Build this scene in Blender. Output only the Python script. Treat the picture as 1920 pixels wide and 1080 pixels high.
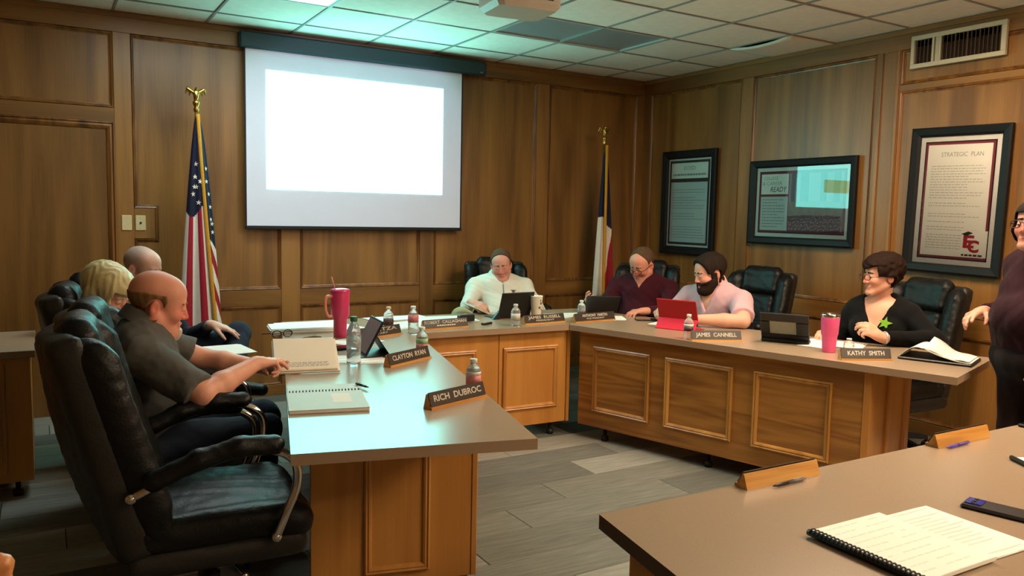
import bpy, math, random
import numpy as np
from mathutils import Matrix, Vector

for o in list(bpy.data.objects):
    bpy.data.objects.remove(o)
SC = bpy.context.scene
COL = SC.collection
random.seed(7)
rng = np.random.default_rng(7)
PI = math.pi

# ---------------------------------------------------------------- camera
cam_d = bpy.data.cameras.new('camera')
cam_d.sensor_width = 36.0
cam_d.lens = 36.0 * 1486.3 / 1920.0
cam_d.clip_start = 0.05
cam = bpy.data.objects.new('camera', cam_d)
COL.objects.link(cam)


def _rot(rx, ry, rz):
    return (Matrix.Rotation(rz, 3, 'Z') @ Matrix.Rotation(rx, 3, 'X') @ Matrix.Rotation(ry, 3, 'Y'))


_M = _rot(-0.0922, -0.0206, -0.5402)
_r, _f, _u = _M.col[0], _M.col[1], _M.col[2]
cam.matrix_world = Matrix(((_r.x, _u.x, -_f.x, 0), (_r.y, _u.y, -_f.y, 0), (_r.z, _u.z, -_f.z, 1.465), (0, 0, 0, 1)))
SC.camera = cam

# ---------------------------------------------------------------- world, exposure, light levels
world = bpy.data.worlds.new('world')
SC.world = world
world.use_nodes = True
world.node_tree.nodes['Background'].inputs[0].default_value = (0.02, 0.02, 0.02, 1)
world.node_tree.nodes['Background'].inputs[1].default_value = 0.2
SC.view_settings.view_transform = 'Standard'
SC.view_settings.look = 'None'
SC.view_settings.exposure = 0.0
SC.view_settings.gamma = 1.0
SC.view_settings.use_curve_mapping = False
SCREEN_EMIT = (2.7, 10.0, 9.0)
SCREEN_GAIN = 1.0
WARM = (1.0, 0.78, 0.54)
COOL = (0.86, 1.0, 0.97)
LAMP_WARM = 52.0
LAMP_COOL = 15.0
# lit ceiling troffers: x0, y0, colour, strength   (each 1.22 x 0.61 m in the ceiling grid)
T = 0.6096
PROJ_POWER, PROJ_COL = 42.0, (0.62, 0.66, 1.0)
GX, GY = 2.931, 5.885            # a crossing of the ceiling grid
LIT = [(GX - 4 * T, GY - 2 * T, COOL, LAMP_COOL),
       (GX, GY - 6 * T, WARM, LAMP_WARM * 0.9),
       (GX, GY - 10 * T, WARM, LAMP_WARM),
       (GX, GY - 14 * T, WARM, LAMP_WARM * 0.8)]  # last one is an unseen troffer added to fill ceiling and faces
UNLIT2 = [(GX - 4 * T, GY - 6 * T), (GX - 4 * T, GY - 10 * T)]
UNLIT = [(GX, GY - 2 * T)] + UNLIT2

# ---------------------------------------------------------------- helpers: objects


def srgb(r, g, b):
    def f(c):
        c /= 255.0
        return c / 12.92 if c <= 0.04045 else ((c + 0.055) / 1.055) ** 2.4
    return (f(r), f(g), f(b), 1.0)


def thing(name, label, cat, loc=(0, 0, 0), rz=0.0, group=None, rot=None):
    o = bpy.data.objects.new(name, None)
    COL.objects.link(o)
    o.empty_display_size = 0.05
    o.location = loc
    o.rotation_euler = rot if rot else (0, 0, rz)
    o['label'] = label
    o['category'] = cat
    if group:
        o['group'] = group
    return o


def tag(o, label, cat, group=None):
    o['label'] = label
    o['category'] = cat
    if group:
        o['group'] = group
    return o


def put(name, mesh, parent=None, label=None, kind=None, loc=None, rot=None):
    o = bpy.data.objects.new(name, mesh)
    COL.objects.link(o)
    if parent:
        o.parent = parent
    if label:
        o['label'] = label
    if kind:
        o['kind'] = kind
    if loc is not None:
        o.location = loc
    if rot is not None:
        o.rotation_euler = rot
    return o


def copy_tree(o, parent=None):
    c = o.copy()
    COL.objects.link(c)
    c.parent = parent
    for ch in list(o.children):
        copy_tree(ch, c)
    return c


class MB:
    """collects polygons; build() makes one mesh"""

    def __init__(s):
        s.v, s.f, s.m, s.sm = [], [], [], []
        s.mi, s.smooth = 0, False

    def add(s, vs, fs, M=None):
        b = len(s.v)
        if M is not None:
            vs = [tuple(M @ Vector(p)) for p in vs]
        s.v += [tuple(p) for p in vs]
        for f in fs:
            s.f.append([b + i for i in f])
            s.m.append(s.mi)
            s.sm.append(s.smooth)
        return s

    def box(s, lo, hi, ch=0.0, M=None):
        (x0, y0, z0), (x1, y1, z1) = lo, hi
        if ch <= 0:
            v = [(x, y, z) for x in (x0, x1) for y in (y0, y1) for z in (z0, z1)]
            f = [(0, 1, 3, 2), (4, 6, 7, 5), (0, 4, 5, 1), (2, 3, 7, 6), (0, 2, 6, 4), (1, 5, 7, 3)]
            return s.add(v, f, M)
        c = ch
        v, idx = [], {}
        for ix, x in ((-1, x0), (1, x1)):
            for iy, y in ((-1, y0), (1, y1)):
                for iz, z in ((-1, z0), (1, z1)):
                    for ax in range(3):
                        p = [x - ix * c, y - iy * c, z - iz * c]
                        p[ax] = (x, y, z)[ax]
                        idx[(ix, iy, iz, ax)] = len(v)
                        v.append(tuple(p))
        f = []
        for ax in range(3):
            a, b = (ax + 1) % 3, (ax + 2) % 3
            for sg in (-1, 1):
                q = []
                for (sa, sb) in ((-1, -1), (1, -1), (1, 1), (-1, 1)):
                    k = [0, 0, 0]
                    k[ax], k[a], k[b] = sg, sa, sb
                    q.append(idx[(*k, ax)])
                f.append(q if sg > 0 else q[::-1])
        for ax in range(3):
            a, b = (ax + 1) % 3, (ax + 2) % 3
            for sa in (-1, 1):
                for sb in (-1, 1):
                    k0, k1 = [0, 0, 0], [0, 0, 0]
                    k0[ax], k0[a], k0[b] = -1, sa, sb
                    k1[ax], k1[a], k1[b] = 1, sa, sb
                    q = [idx[(*k0, a)], idx[(*k1, a)], idx[(*k1, b)], idx[(*k0, b)]]
                    f.append(q if sa * sb < 0 else q[::-1])
        for ix in (-1, 1):
            for iy in (-1, 1):
                for iz in (-1, 1):
                    q = [idx[(ix, iy, iz, ax)] for ax in range(3)]
                    f.append(q if ix * iy * iz > 0 else q[::-1])
        return s.add(v, f, M)

    def prism(s, poly, z0, z1, M=None):
        n = len(poly)
        v = [(x, y, z0) for x, y in poly] + [(x, y, z1) for x, y in poly]
        f = [list(range(n))[::-1], list(range(n, 2 * n))]
        f += [(i, (i + 1) % n, n + (i + 1) % n, n + i) for i in range(n)]
        return s.add(v, f, M)

    def lathe(s, prof, seg=20, M=None, cap=True):
        v, f = [], []
        n = len(prof)
        for i in range(seg):
            a = 2 * PI * i / seg
            for r, z in prof:
                v.append((r * math.cos(a), r * math.sin(a), z))
        for i in range(seg):
            j = (i + 1) % seg
            for k in range(n - 1):
                f.append((i * n + k, j * n + k, j * n + k + 1, i * n + k + 1))
        if cap:
            f.append([i * n for i in range(seg)][::-1])
            f.append([i * n + n - 1 for i in range(seg)])
        return s.add(v, f, M)

    def tube(s, path, r, seg=8, M=None, cap=True, closed=False):
        P = [Vector(p) for p in path]
        n = len(P)
        rs = r if hasattr(r, '__len__') else [r] * n
        v, f = [], []
        t0 = (P[1] - P[0]).normalized()
        nrm = t0.orthogonal().normalized()
        for i in range(n):
            if closed:
                t = (P[(i + 1) % n] - P[i - 1]).normalized()
            else:
                t = (P[min(i + 1, n - 1)] - P[max(i - 1, 0)]).normalized()
            nrm = (nrm - t * nrm.dot(t)).normalized()
            bn = t.cross(nrm)
            for k in range(seg):
                a = 2 * PI * k / seg
                v.append(P[i] + (nrm * math.cos(a) + bn * math.sin(a)) * rs[i])
        m = n if closed else n - 1
        for i in range(m):
            for k in range(seg):
                a, b = i * seg + k, i * seg + (k + 1) % seg
                c, d = ((i + 1) % n) * seg + (k + 1) % seg, ((i + 1) % n) * seg + k
                f.append((a, b, c, d))
        if cap and not closed:
            f.append(list(range(seg))[::-1])
            f.append([(n - 1) * seg + k for k in range(seg)])
        return s.add(v, f, M)

    def ball(s, c, r, seg=12, ring=8, M=None, sc=(1, 1, 1)):
        v, f = [], []
        for j in range(ring + 1):
            a = PI * j / ring
            for i in range(seg):
                b = 2 * PI * i / seg
                v.append((c[0] + r * sc[0] * math.sin(a) * math.cos(b), c[1] + r * sc[1] * math.sin(a) * math.sin(b), c[2] + r * sc[2] * math.cos(a)))
        for j in range(ring):
            for i in range(seg):
                k = (i + 1) % seg
                f.append((j * seg + i, (j + 1) * seg + i, (j + 1) * seg + k, j * seg + k))
        return s.add(v, f, M)

    def mesh(s, name, *mats):
        me = bpy.data.meshes.new(name)
        me.from_pydata(s.v, [], s.f)
        for m in mats:
            me.materials.append(m)
        me.polygons.foreach_set('material_index', s.m)
        me.polygons.foreach_set('use_smooth', s.sm)
        me.update()
        return me

    def build(s, name, mats, parent=None, **k):
        if not isinstance(mats, (list, tuple)):
            mats = [mats]
        return put(name, s.mesh(name, *mats), parent, **k)


def smooth_path(pts, n=6):
    """Catmull-Rom through the points"""
    P = [np.array(p, float) for p in pts]
    P = [2 * P[0] - P[1]] + P + [2 * P[-1] - P[-2]]
    out = []
    for i in range(1, len(P) - 2):
        for k in range(n):
            t = k / n
            a, b, c, d = P[i - 1], P[i], P[i + 1], P[i + 2]
            out.append(0.5 * (2 * b + (c - a) * t + (2 * a - 5 * b + 4 * c - d) * t * t + (3 * b - a - 3 * c + d) * t ** 3))
    out.append(P[-2])
    return [tuple(p) for p in out]


def mould(path, prof, O, U, N, W=(0, 0, 1), closed=True):
    """moulding with mitred corners: path in (u, w) on the plane O+u*U+w*W; prof = (offset to the left of travel, height along N)"""
    O, U, N, W = (Vector(a) for a in (O, U, N, W))
    n = len(path)
    P = [Vector((a, b)) for a, b in path]
    b = MB()
    vs, fs = [], []
    for i in range(n):
        d0 = (P[i] - P[i - 1]).normalized() if (closed or i > 0) else None
        d1 = (P[(i + 1) % n] - P[i]).normalized() if (closed or i < n - 1) else None
        d0 = d0 or d1
        d1 = d1 or d0
        l0, l1 = Vector((-d0.y, d0.x)), Vector((-d1.y, d1.x))
        m = (l0 + l1)
        m = m / max(m.dot(l0), 1e-6)
        for w, h in prof:
            q = P[i] + m * w
            vs.append(O + U * q.x + W * q.y + N * h)
    k = len(prof)
    for i in range(n if closed else n - 1):
        j = (i + 1) % n
        for a in range(k - 1):
            fs.append((i * k + a, j * k + a, j * k + a + 1, i * k + a + 1))
    b.add(vs, fs)
    return b


# ---------------------------------------------------------------- helpers: signed distance shapes -> smooth meshes
class Field:
    def __init__(s, lo, hi, h):
        s.lo = np.array(lo, float)
        s.h = h
        n = np.ceil((np.array(hi, float) - s.lo) / h).astype(int) + 1
        s.n = n
        s.F = np.full(tuple(n), 0.08, np.float32)
        s.ax = [(s.lo[i] + h * np.arange(n[i])).astype(np.float32) for i in range(3)]

    def grid(s):
        return s.ax[0][:, None, None], s.ax[1][None, :, None], s.ax[2][None, None, :]

    def op(s, prim, k=0.02, mode='u', grow=0.0):
        fn, lo, hi = prim
        pad = 0.03 + k + grow
        i0 = np.clip(np.floor((np.array(lo) - pad - s.lo) / s.h).astype(int), 0, s.n)
        i1 = np.clip(np.ceil((np.array(hi) + pad - s.lo) / s.h).astype(int) + 1, 0, s.n)
        if (i1 <= i0).any():
            return
        sl = tuple(slice(a, b) for a, b in zip(i0, i1))
        X, Y, Z = s.ax[0][sl[0]][:, None, None], s.ax[1][sl[1]][None, :, None], s.ax[2][sl[2]][None, None, :]
        d = (fn(X, Y, Z) - grow).astype(np.float32)
        A = s.F[sl]
        if mode == 'u':
            h = np.maximum(k - np.abs(A - d), 0) / k
            s.F[sl] = np.minimum(A, d) - h * h * (k * 0.25)
        else:
            d = -d
            h = np.maximum(k - np.abs(A - d), 0) / k
            s.F[sl] = np.maximum(A, d) + h * h * (k * 0.25)

    def polys(s):
        F = s.F
        S = F < 0
        c = S[:-1, :-1, :-1].astype(np.int8)
        acc = c.copy()
        for dx in (0, 1):
            for dy in (0, 1):
                for dz in (0, 1):
                    if dx + dy + dz:
                        acc += S[dx:F.shape[0] - 1 + dx, dy:F.shape[1] - 1 + dy, dz:F.shape[2] - 1 + dz]
        act = (acc > 0) & (acc < 8)
        I = np.argwhere(act)
        idx = np.full(act.shape, -1, np.int32)
        idx[act] = np.arange(len(I))
        cs = np.array([(x, y, z) for x in (0, 1) for y in (0, 1) for z in (0, 1)])
        val = np.stack([F[I[:, 0] + q[0], I[:, 1] + q[1], I[:, 2] + q[2]] for q in cs], 1)
        P = np.zeros((len(I), 3))
        cnt = np.zeros(len(I))
        for a in range(8):
            for b in range(a + 1, 8):
                if np.abs(cs[a] - cs[b]).sum() != 1:
                    continue
                va, vb = val[:, a], val[:, b]
                m = (va < 0) != (vb < 0)
                t = va[m] / (va[m] - vb[m])
                P[m] += cs[a] + t[:, None] * (cs[b] - cs[a])
                cnt[m] += 1
        V = s.lo + s.h * (I + P / cnt[:, None])
        Q = []
        for ax in range(3):
            a, b = (ax + 1) % 3, (ax + 2) % 3
            lo = [slice(None)] * 3
            hi = [slice(None)] * 3
            lo[ax], hi[ax] = slice(0, -1), slice(1, None)
            lo[a] = hi[a] = slice(1, -1)
            lo[b] = hi[b] = slice(1, -1)
            s0, s1 = S[tuple(lo)], S[tuple(hi)]
            for flip in (0, 1):
                E = np.argwhere((s0 & ~s1) if not flip else (~s0 & s1))
                if not len(E):
                    continue
                E[:, a] += 1
                E[:, b] += 1
                q = []
                for da, db in ((-1, -1), (0, -1), (0, 0), (-1, 0)):
                    G = E.copy()
                    G[:, a] += da
                    G[:, b] += db
                    q.append(idx[G[:, 0], G[:, 1], G[:, 2]])
                q = np.stack(q, 1)
                Q.append(q if not flip else q[:, ::-1])
        Q = np.concatenate(Q)
        return V, Q[(Q >= 0).all(1)]

    def mesh(s, name, mat, smooth=0):
        V, Q = s.polys()
        for _ in range(smooth):
            acc = np.zeros_like(V)
            cnt = np.zeros(len(V))
            for a in range(4):
                b = (a + 1) % 4
                np.add.at(acc, Q[:, a], V[Q[:, b]])
                np.add.at(acc, Q[:, b], V[Q[:, a]])
                np.add.at(cnt, Q[:, a], 1)
                np.add.at(cnt, Q[:, b], 1)
            V = 0.5 * V + 0.5 * acc / cnt[:, None]
        return np_mesh(name, V, Q, mat), V


def np_mesh(name, V, Q, mat):
    me = bpy.data.meshes.new(name)
    me.vertices.add(len(V))
    me.vertices.foreach_set('co', V.astype(np.float32).ravel())
    n = len(Q)
    me.loops.add(4 * n)
    me.loops.foreach_set('vertex_index', Q.astype(np.int32).ravel())
    me.polygons.add(n)
    me.polygons.foreach_set('loop_start', np.arange(0, 4 * n, 4, dtype=np.int32))
    me.polygons.foreach_set('use_smooth', np.ones(n, bool))
    if mat:
        me.materials.append(mat)
    me.update(calc_edges=True)
    return me


def A(*p):
    return np.array(p, float)


def unit(v):
    v = np.asarray(v, float)
    return v / np.linalg.norm(v)


def cone(a, b, r1, r2, cut=None):
    """capsule whose radius runs from r1 at a to r2 at b; cut = flat end this far past b"""
    a, b = np.asarray(a, float), np.asarray(b, float)
    ba = b - a
    L2 = max(float(ba @ ba), 1e-9)

    def fn(X, Y, Z):
        px, py, pz = X - a[0], Y - a[1], Z - a[2]
        t = (px * ba[0] + py * ba[1] + pz * ba[2]) / L2
        h = np.clip(t, 0, 1)
        d = np.sqrt((px - h * ba[0]) ** 2 + (py - h * ba[1]) ** 2 + (pz - h * ba[2]) ** 2) - (r1 + (r2 - r1) * h)
        if cut is not None:
            L = math.sqrt(L2)
            d = np.maximum(d, (t - 1) * L - cut)
        return d
    r = max(r1, r2)
    return fn, np.minimum(a, b) - r, np.maximum(a, b) + r


def ell(c, r, R=None):
    c, r = np.asarray(c, float), np.asarray(r, float)
    R = np.eye(3) if R is None else np.asarray(R)

    def fn(X, Y, Z):
        px, py, pz = X - c[0], Y - c[1], Z - c[2]
        q = [(px * R[0, i] + py * R[1, i] + pz * R[2, i]) / r[i] for i in range(3)]
        k0 = np.sqrt(q[0] ** 2 + q[1] ** 2 + q[2] ** 2)
        k1 = np.sqrt((q[0] / r[0]) ** 2 + (q[1] / r[1]) ** 2 + (q[2] / r[2]) ** 2)
        return k0 * (k0 - 1) / np.maximum(k1, 1e-6)
    e = np.sqrt(((R * r) ** 2).sum(1))
    return fn, c - e, c + e


def rbox(c, half, rad, R=None):
    c, half = np.asarray(c, float), np.asarray(half, float)
    R = np.eye(3) if R is None else np.asarray(R)

    def fn(X, Y, Z):
        px, py, pz = X - c[0], Y - c[1], Z - c[2]
        q = [np.abs(px * R[0, i] + py * R[1, i] + pz * R[2, i]) - half[i] + rad for i in range(3)]
        out = np.sqrt(np.maximum(q[0], 0) ** 2 + np.maximum(q[1], 0) ** 2 + np.maximum(q[2], 0) ** 2)
        return out + np.minimum(np.maximum(np.maximum(q[0], q[1]), q[2]), 0) - rad
    e = np.abs(R) @ half
    return fn, c - e, c + e


def sdf_mesh(name, prims, h, mat, pad=0.02, warp=None, smooth=0):
    """prims: (prim, k[, mode[, grow]])"""
    lo = np.min([p[0][1] for p in prims if len(p) < 3 or p[2] == 'u'], axis=0) - pad
    hi = np.max([p[0][2] for p in prims if len(p) < 3 or p[2] == 'u'], axis=0) + pad
    F = Field(lo, hi, h)
    for p in prims:
        F.op(*p)
    if warp is not None:
        F.F += warp(*F.grid()).astype(np.float32)
    return F.mesh(name, mat, smooth)[0]


# ---------------------------------------------------------------- materials
MATS = {}


def mat(name, col, rough=0.5, metal=0.0, var=0.0, vscale=30.0, bump=0.0, bscale=60.0, spec=0.5, emit=None, estr=0.0, trans=0.0, ior=1.45, coat=0.0, sheen=0.0, stretch=(1, 1, 1), rand=0.0, sss=0.0):
    """Principled material with noise colour variation and bump"""
    if name in MATS:
        return MATS[name]
    m = bpy.data.materials.new(name)
    m.use_nodes = True
    nt = m.node_tree
    N, L = nt.nodes, nt.links
    P = N['Principled BSDF']
    P.inputs['Base Color'].default_value = col
    P.inputs['Roughness'].default_value = rough
    P.inputs['Metallic'].default_value = metal
    P.inputs['Specular IOR Level'].default_value = spec
    P.inputs['IOR'].default_value = ior
    P.inputs['Transmission Weight'].default_value = trans
    P.inputs['Coat Weight'].default_value = coat
    P.inputs['Sheen Weight'].default_value = sheen
    if emit:
        P.inputs['Emission Color'].default_value = (*emit[:3], 1)
        P.inputs['Emission Strength'].default_value = estr
    tc = N.new('ShaderNodeTexCoord')
    mp = N.new('ShaderNodeMapping')
    mp.inputs['Scale'].default_value = stretch
    L.new(tc.outputs['Object'], mp.inputs['Vector'])
    if var > 0:
        nz = N.new('ShaderNodeTexNoise')
        nz.inputs['Scale'].default_value = vscale
        nz.inputs['Detail'].default_value = 4
        L.new(mp.outputs[0], nz.inputs['Vector'])
        hs = N.new('ShaderNodeHueSaturation')
        hs.inputs['Color'].default_value = col
        mr = N.new('ShaderNodeMapRange')
        mr.inputs['From Min'].default_value = 0.25
        mr.inputs['From Max'].default_value = 0.75
        mr.inputs['To Min'].default_value = 1 - var
        mr.inputs['To Max'].default_value = 1 + var
        L.new(nz.outputs['Fac'], mr.inputs['Value'])
        val = mr.outputs[0]
        if rand > 0:
            oi = N.new('ShaderNodeObjectInfo')
            r2 = N.new('ShaderNodeMapRange')
            r2.inputs['To Min'].default_value = 1 - rand
            r2.inputs['To Max'].default_value = 1 + rand
            L.new(oi.outputs['Random'], r2.inputs['Value'])
            mu = N.new('ShaderNodeMath')
            mu.operation = 'MULTIPLY'
            L.new(val, mu.inputs[0])
            L.new(r2.outputs[0], mu.inputs[1])
            val = mu.outputs[0]
        L.new(val, hs.inputs['Value'])
        L.new(hs.outputs[0], P.inputs['Base Color'])
    if bump > 0:
        nb = N.new('ShaderNodeTexNoise')
        nb.inputs['Scale'].default_value = bscale
        nb.inputs['Detail'].default_value = 5
        L.new(mp.outputs[0], nb.inputs['Vector'])
        bp = N.new('ShaderNodeBump')
        bp.inputs['Strength'].default_value = bump
        bp.inputs['Distance'].default_value = 0.004
        L.new(nb.outputs['Fac'], bp.inputs['Height'])
        L.new(bp.outputs[0], P.inputs['Normal'])
    MATS[name] = m
    return m


def wood(name, dark, light, axis='Z', scale=9.0, rough=0.38, figure=0.5, rand=0.10, fine=0.35):
    """oak-like veneer: broad flame figure plus fine pores stretched along the grain axis"""
    if name in MATS:
        return MATS[name]
    m = bpy.data.materials.new(name)
    m.use_nodes = True
    nt = m.node_tree
    N, L = nt.nodes, nt.links
    P = N['Principled BSDF']
    tc = N.new('ShaderNodeTexCoord')
    oi = N.new('ShaderNodeObjectInfo')
    ad = N.new('ShaderNodeVectorMath')
    ad.operation = 'MULTIPLY_ADD'
    ad.inputs[1].default_value = (37.0, 23.0, 11.0)
    L.new(oi.outputs['Random'], ad.inputs[0])
    L.new(tc.outputs['Object'], ad.inputs[2])
    st = {'Z': (1, 1, 0.09), 'X': (0.09, 1, 1), 'Y': (1, 0.09, 1)}[axis]
    mp = N.new('ShaderNodeMapping')
    mp.inputs['Scale'].default_value = st
    L.new(ad.outputs[0], mp.inputs['Vector'])
    n1 = N.new('ShaderNodeTexNoise')
    n1.inputs['Scale'].default_value = scale
    n1.inputs['Detail'].default_value = 3
    n1.inputs['Distortion'].default_value = 0.6
    L.new(mp.outputs[0], n1.inputs['Vector'])
    # flame figure: repeated bands of a slow noise
    n0 = N.new('ShaderNodeTexNoise')
    n0.inputs['Scale'].default_value = scale * 0.42
    n0.inputs['Detail'].default_value = 1
    L.new(mp.outputs[0], n0.inputs['Vector'])
    mu = N.new('ShaderNodeMath')
    mu.operation = 'MULTIPLY'
    mu.inputs[1].default_value = 60.0
    L.new(n0.outputs['Fac'], mu.inputs[0])
    sn = N.new('ShaderNodeMath')
    sn.operation = 'SINE'
    L.new(mu.outputs[0], sn.inputs[0])
    mp2 = N.new('ShaderNodeMapping')
    mp2.inputs['Scale'].default_value = tuple(0.02 if s < 0.5 else 1 for s in st)
    L.new(ad.outputs[0], mp2.inputs['Vector'])
    n2 = N.new('ShaderNodeTexNoise')
    n2.inputs['Scale'].default_value = 160
    n2.inputs['Detail'].default_value = 2
    L.new(mp2.outputs[0], n2.inputs['Vector'])
    m1 = N.new('ShaderNodeMath')
    m1.operation = 'MULTIPLY_ADD'
    m1.inputs[1].default_value = 0.16 * figure
    L.new(sn.outputs[0], m1.inputs[0])
    L.new(n1.outputs['Fac'], m1.inputs[2])
    m2 = N.new('ShaderNodeMath')
    m2.operation = 'MULTIPLY_ADD'
    m2.inputs[1].default_value = fine
    L.new(n2.outputs['Fac'], m2.inputs[0])
    L.new(m1.outputs[0], m2.inputs[2])
    rp = N.new('ShaderNodeValToRGB')
    rp.color_ramp.elements[0].position = 0.32 + fine * 0.5
    rp.color_ramp.elements[0].color = dark
    rp.color_ramp.elements[1].position = 0.68 + fine * 0.5
    rp.color_ramp.elements[1].color = light
    L.new(m2.outputs[0], rp.inputs[0])
    hs = N.new('ShaderNodeHueSaturation')
    mr = N.new('ShaderNodeMapRange')
    mr.inputs['To Min'].default_value = 1 - rand
    mr.inputs['To Max'].default_value = 1 + rand
    L.new(oi.outputs['Random'], mr.inputs['Value'])
    L.new(mr.outputs[0], hs.inputs['Value'])
    L.new(rp.outputs[0], hs.inputs['Color'])
    L.new(hs.outputs[0], P.inputs['Base Color'])
    P.inputs['Roughness'].default_value = rough
    bp = N.new('ShaderNodeBump')
    bp.inputs['Strength'].default_value = 0.08
    bp.inputs['Distance'].default_value = 0.002
    L.new(n2.outputs['Fac'], bp.inputs['Height'])
    L.new(bp.outputs[0], P.inputs['Normal'])
    MATS[name] = m
    return m


def skin_mat(name, col, rough=0.5):
    if name in MATS:
        return MATS[name]
    m = mat(name, col, rough=rough, bump=0.12, bscale=180, spec=0.4)
    nt = m.node_tree
    P = nt.nodes['Principled BSDF']
    at = nt.nodes.new('ShaderNodeAttribute')
    at.attribute_name = 'tone'
    nt.links.new(at.outputs['Color'], P.inputs['Base Color'])
    P.inputs['Subsurface Weight'].default_value = 0.15
    P.inputs['Subsurface Radius'].default_value = (0.012, 0.005, 0.003)
    return m


def text_mesh(s, height, m, width=None, extrude=0.0006, shear=0.0, bold=0.0, align='CENTER', heavy=0.0):
    cu = bpy.data.curves.new('lettering', 'FONT')
    cu.body = s
    cu.size = 1.0
    cu.align_x = align
    cu.align_y = 'CENTER'
    cu.shear = shear
    cu.offset = bold
    cu.resolution_u = 3
    o = bpy.data.objects.new('lettering_source', cu)
    me = bpy.data.meshes.new_from_object(o)
    bpy.data.objects.remove(o)
    bpy.data.curves.remove(cu)
    co = np.zeros(len(me.vertices) * 3, np.float32)
    me.vertices.foreach_get('co', co)
    co = co.reshape(-1, 3)
    h = 0.72
    sx = sy = height / h
    if width:
        w = co[:, 0].max() - co[:, 0].min()
        sx = width / w
    co[:, 0] *= sx
    co[:, 1] *= sy
    me.vertices.foreach_set('co', co.ravel())
    if heavy:
        V0 = [v.co.copy() for v in me.vertices]
        F0 = [list(p.vertices) for p in me.polygons]
        V1, F1 = [], []
        e = heavy * height
        for dx, dy in ((-e, 0), (e, 0), (0, e), (0, -e)):
            n0 = len(V1)
            V1 += [(v.x + dx, v.y + dy, v.z) for v in V0]
            F1 += [[n0 + i for i in f] for f in F0]
        bpy.data.meshes.remove(me)
        me = bpy.data.meshes.new('lettering')
        me.from_pydata(V1, [], F1)
    me.materials.clear()
    me.materials.append(m)
    me.update()
    me.name = 'lettering'
    return me


def words(me, gap):
    """splits a line of lettering into one mesh per word"""
    V = [v.co.copy() for v in me.vertices]
    P = [list(p.vertices) for p in me.polygons]
    iv = sorted((min(V[i].x for i in p), max(V[i].x for i in p), k) for k, p in enumerate(P))
    out, cur, hi = [], [], None
    for a, c, k in iv:
        if hi is not None and a - hi > gap:
            out.append(cur)
            cur = []
        cur.append(k)
        hi = c if hi is None else max(hi, c)
    out.append(cur)
    res = []
    for ks in out:
        used = sorted({i for k in ks for i in P[k]})
        mp = {i: n for n, i in enumerate(used)}
        m2 = bpy.data.meshes.new('lettering')
        m2.from_pydata([V[i] for i in used], [], [[mp[i] for i in P[k]] for k in ks])
        for m in me.materials:
            m2.materials.append(m)
        m2.update()
        res.append(m2)
    bpy.data.meshes.remove(me)
    return res
# ---------------------------------------------------------------- palette
def m_wood_v(): return wood('oak_vertical', srgb(112, 74, 33), srgb(152, 106, 52), 'Z', 5.0, figure=0.35, fine=0.28, rand=0.06)
def m_wood_h(): return wood('oak_horizontal', srgb(112, 74, 33), srgb(152, 106, 52), 'X', 5.0, figure=0.35, fine=0.28, rand=0.06)
def m_wood_hy(): return wood('oak_horizontal_side', srgb(112, 74, 33), srgb(152, 106, 52), 'Y', 5.0, figure=0.35, fine=0.28, rand=0.06)


WOODV, WOODH, WOODHY = m_wood_v(), m_wood_h(), m_wood_hy()
WOODM = wood('oak_moulding', srgb(92, 56, 22), srgb(146, 96, 44), 'Z', 10.0, rough=0.32, rand=0.04)
DOORW = wood('oak_door', srgb(110, 73, 32), srgb(146, 101, 48), 'Z', 5.0, figure=0.35, fine=0.28)
MAPLE = wood('maple_front', srgb(176, 116, 50), srgb(204, 144, 70), 'Z', 5.0, rough=0.36, figure=0.25, fine=0.2, rand=0.03)
MAPLEM = wood('maple_moulding', srgb(168, 108, 46), srgb(204, 146, 76), 'Z', 8.0, rough=0.32, figure=0.2, fine=0.2, rand=0.03)
OAKF = wood('oak_front', srgb(134, 86, 34), srgb(172, 120, 56), 'X', 15.0, rough=0.36, figure=0.7, fine=0.3, rand=0.03)
OAKM = wood('oak_front_moulding', srgb(150, 98, 38), srgb(190, 138, 66), 'Z', 8.0, rough=0.32, figure=0.3, rand=0.04)
LAM = mat('taupe_laminate', srgb(160, 137, 114), rough=0.24, var=0.05, vscale=220, bump=0.02, bscale=500, spec=0.6)
LAME = mat('taupe_laminate_edge', srgb(158, 132, 108), rough=0.45, var=0.05, vscale=220)
BLACKP = mat('black_plastic', srgb(22, 22, 24), rough=0.45, bump=0.05, bscale=300)
TILEM = mat('ceiling_tile', srgb(240, 234, 222), rough=0.92, var=0.05, vscale=14, bump=0.5, bscale=260, rand=0.035, spec=0.2)
GRIDM = mat('ceiling_grid_metal', srgb(146, 143, 136), rough=0.5, var=0.05, vscale=20)
CARPET = mat('carpet_plank', srgb(150, 149, 140), rough=0.95, var=0.22, vscale=9, bump=0.9, bscale=420, rand=0.48, spec=0.1, stretch=(0.5, 6, 1))
WHITEP = mat('white_paper', srgb(236, 236, 230), rough=0.8, var=0.02, vscale=8, spec=0.2)
CREAM = mat('cream_plastic', srgb(214, 196, 150), rough=0.45, var=0.03, vscale=30)
GOLD = mat('polished_brass', srgb(196, 160, 84), rough=0.25, metal=1.0, var=0.08, vscale=40)
CHROME = mat('chrome', srgb(215, 210, 205), rough=0.12, metal=1.0, var=0.03, vscale=30)
INK = mat('black_ink', srgb(40, 38, 38), rough=0.7, var=0.05, vscale=40)
INKG = mat('grey_ink', srgb(150, 150, 146), rough=0.8, var=0.05, vscale=40)

XR, YB, ZC = 5.28, 6.286, 2.81
XL, YN = -1.6, -4.4


def structure(name, mesh, parent=None):
    return put(name, mesh, parent, kind='structure')


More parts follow.
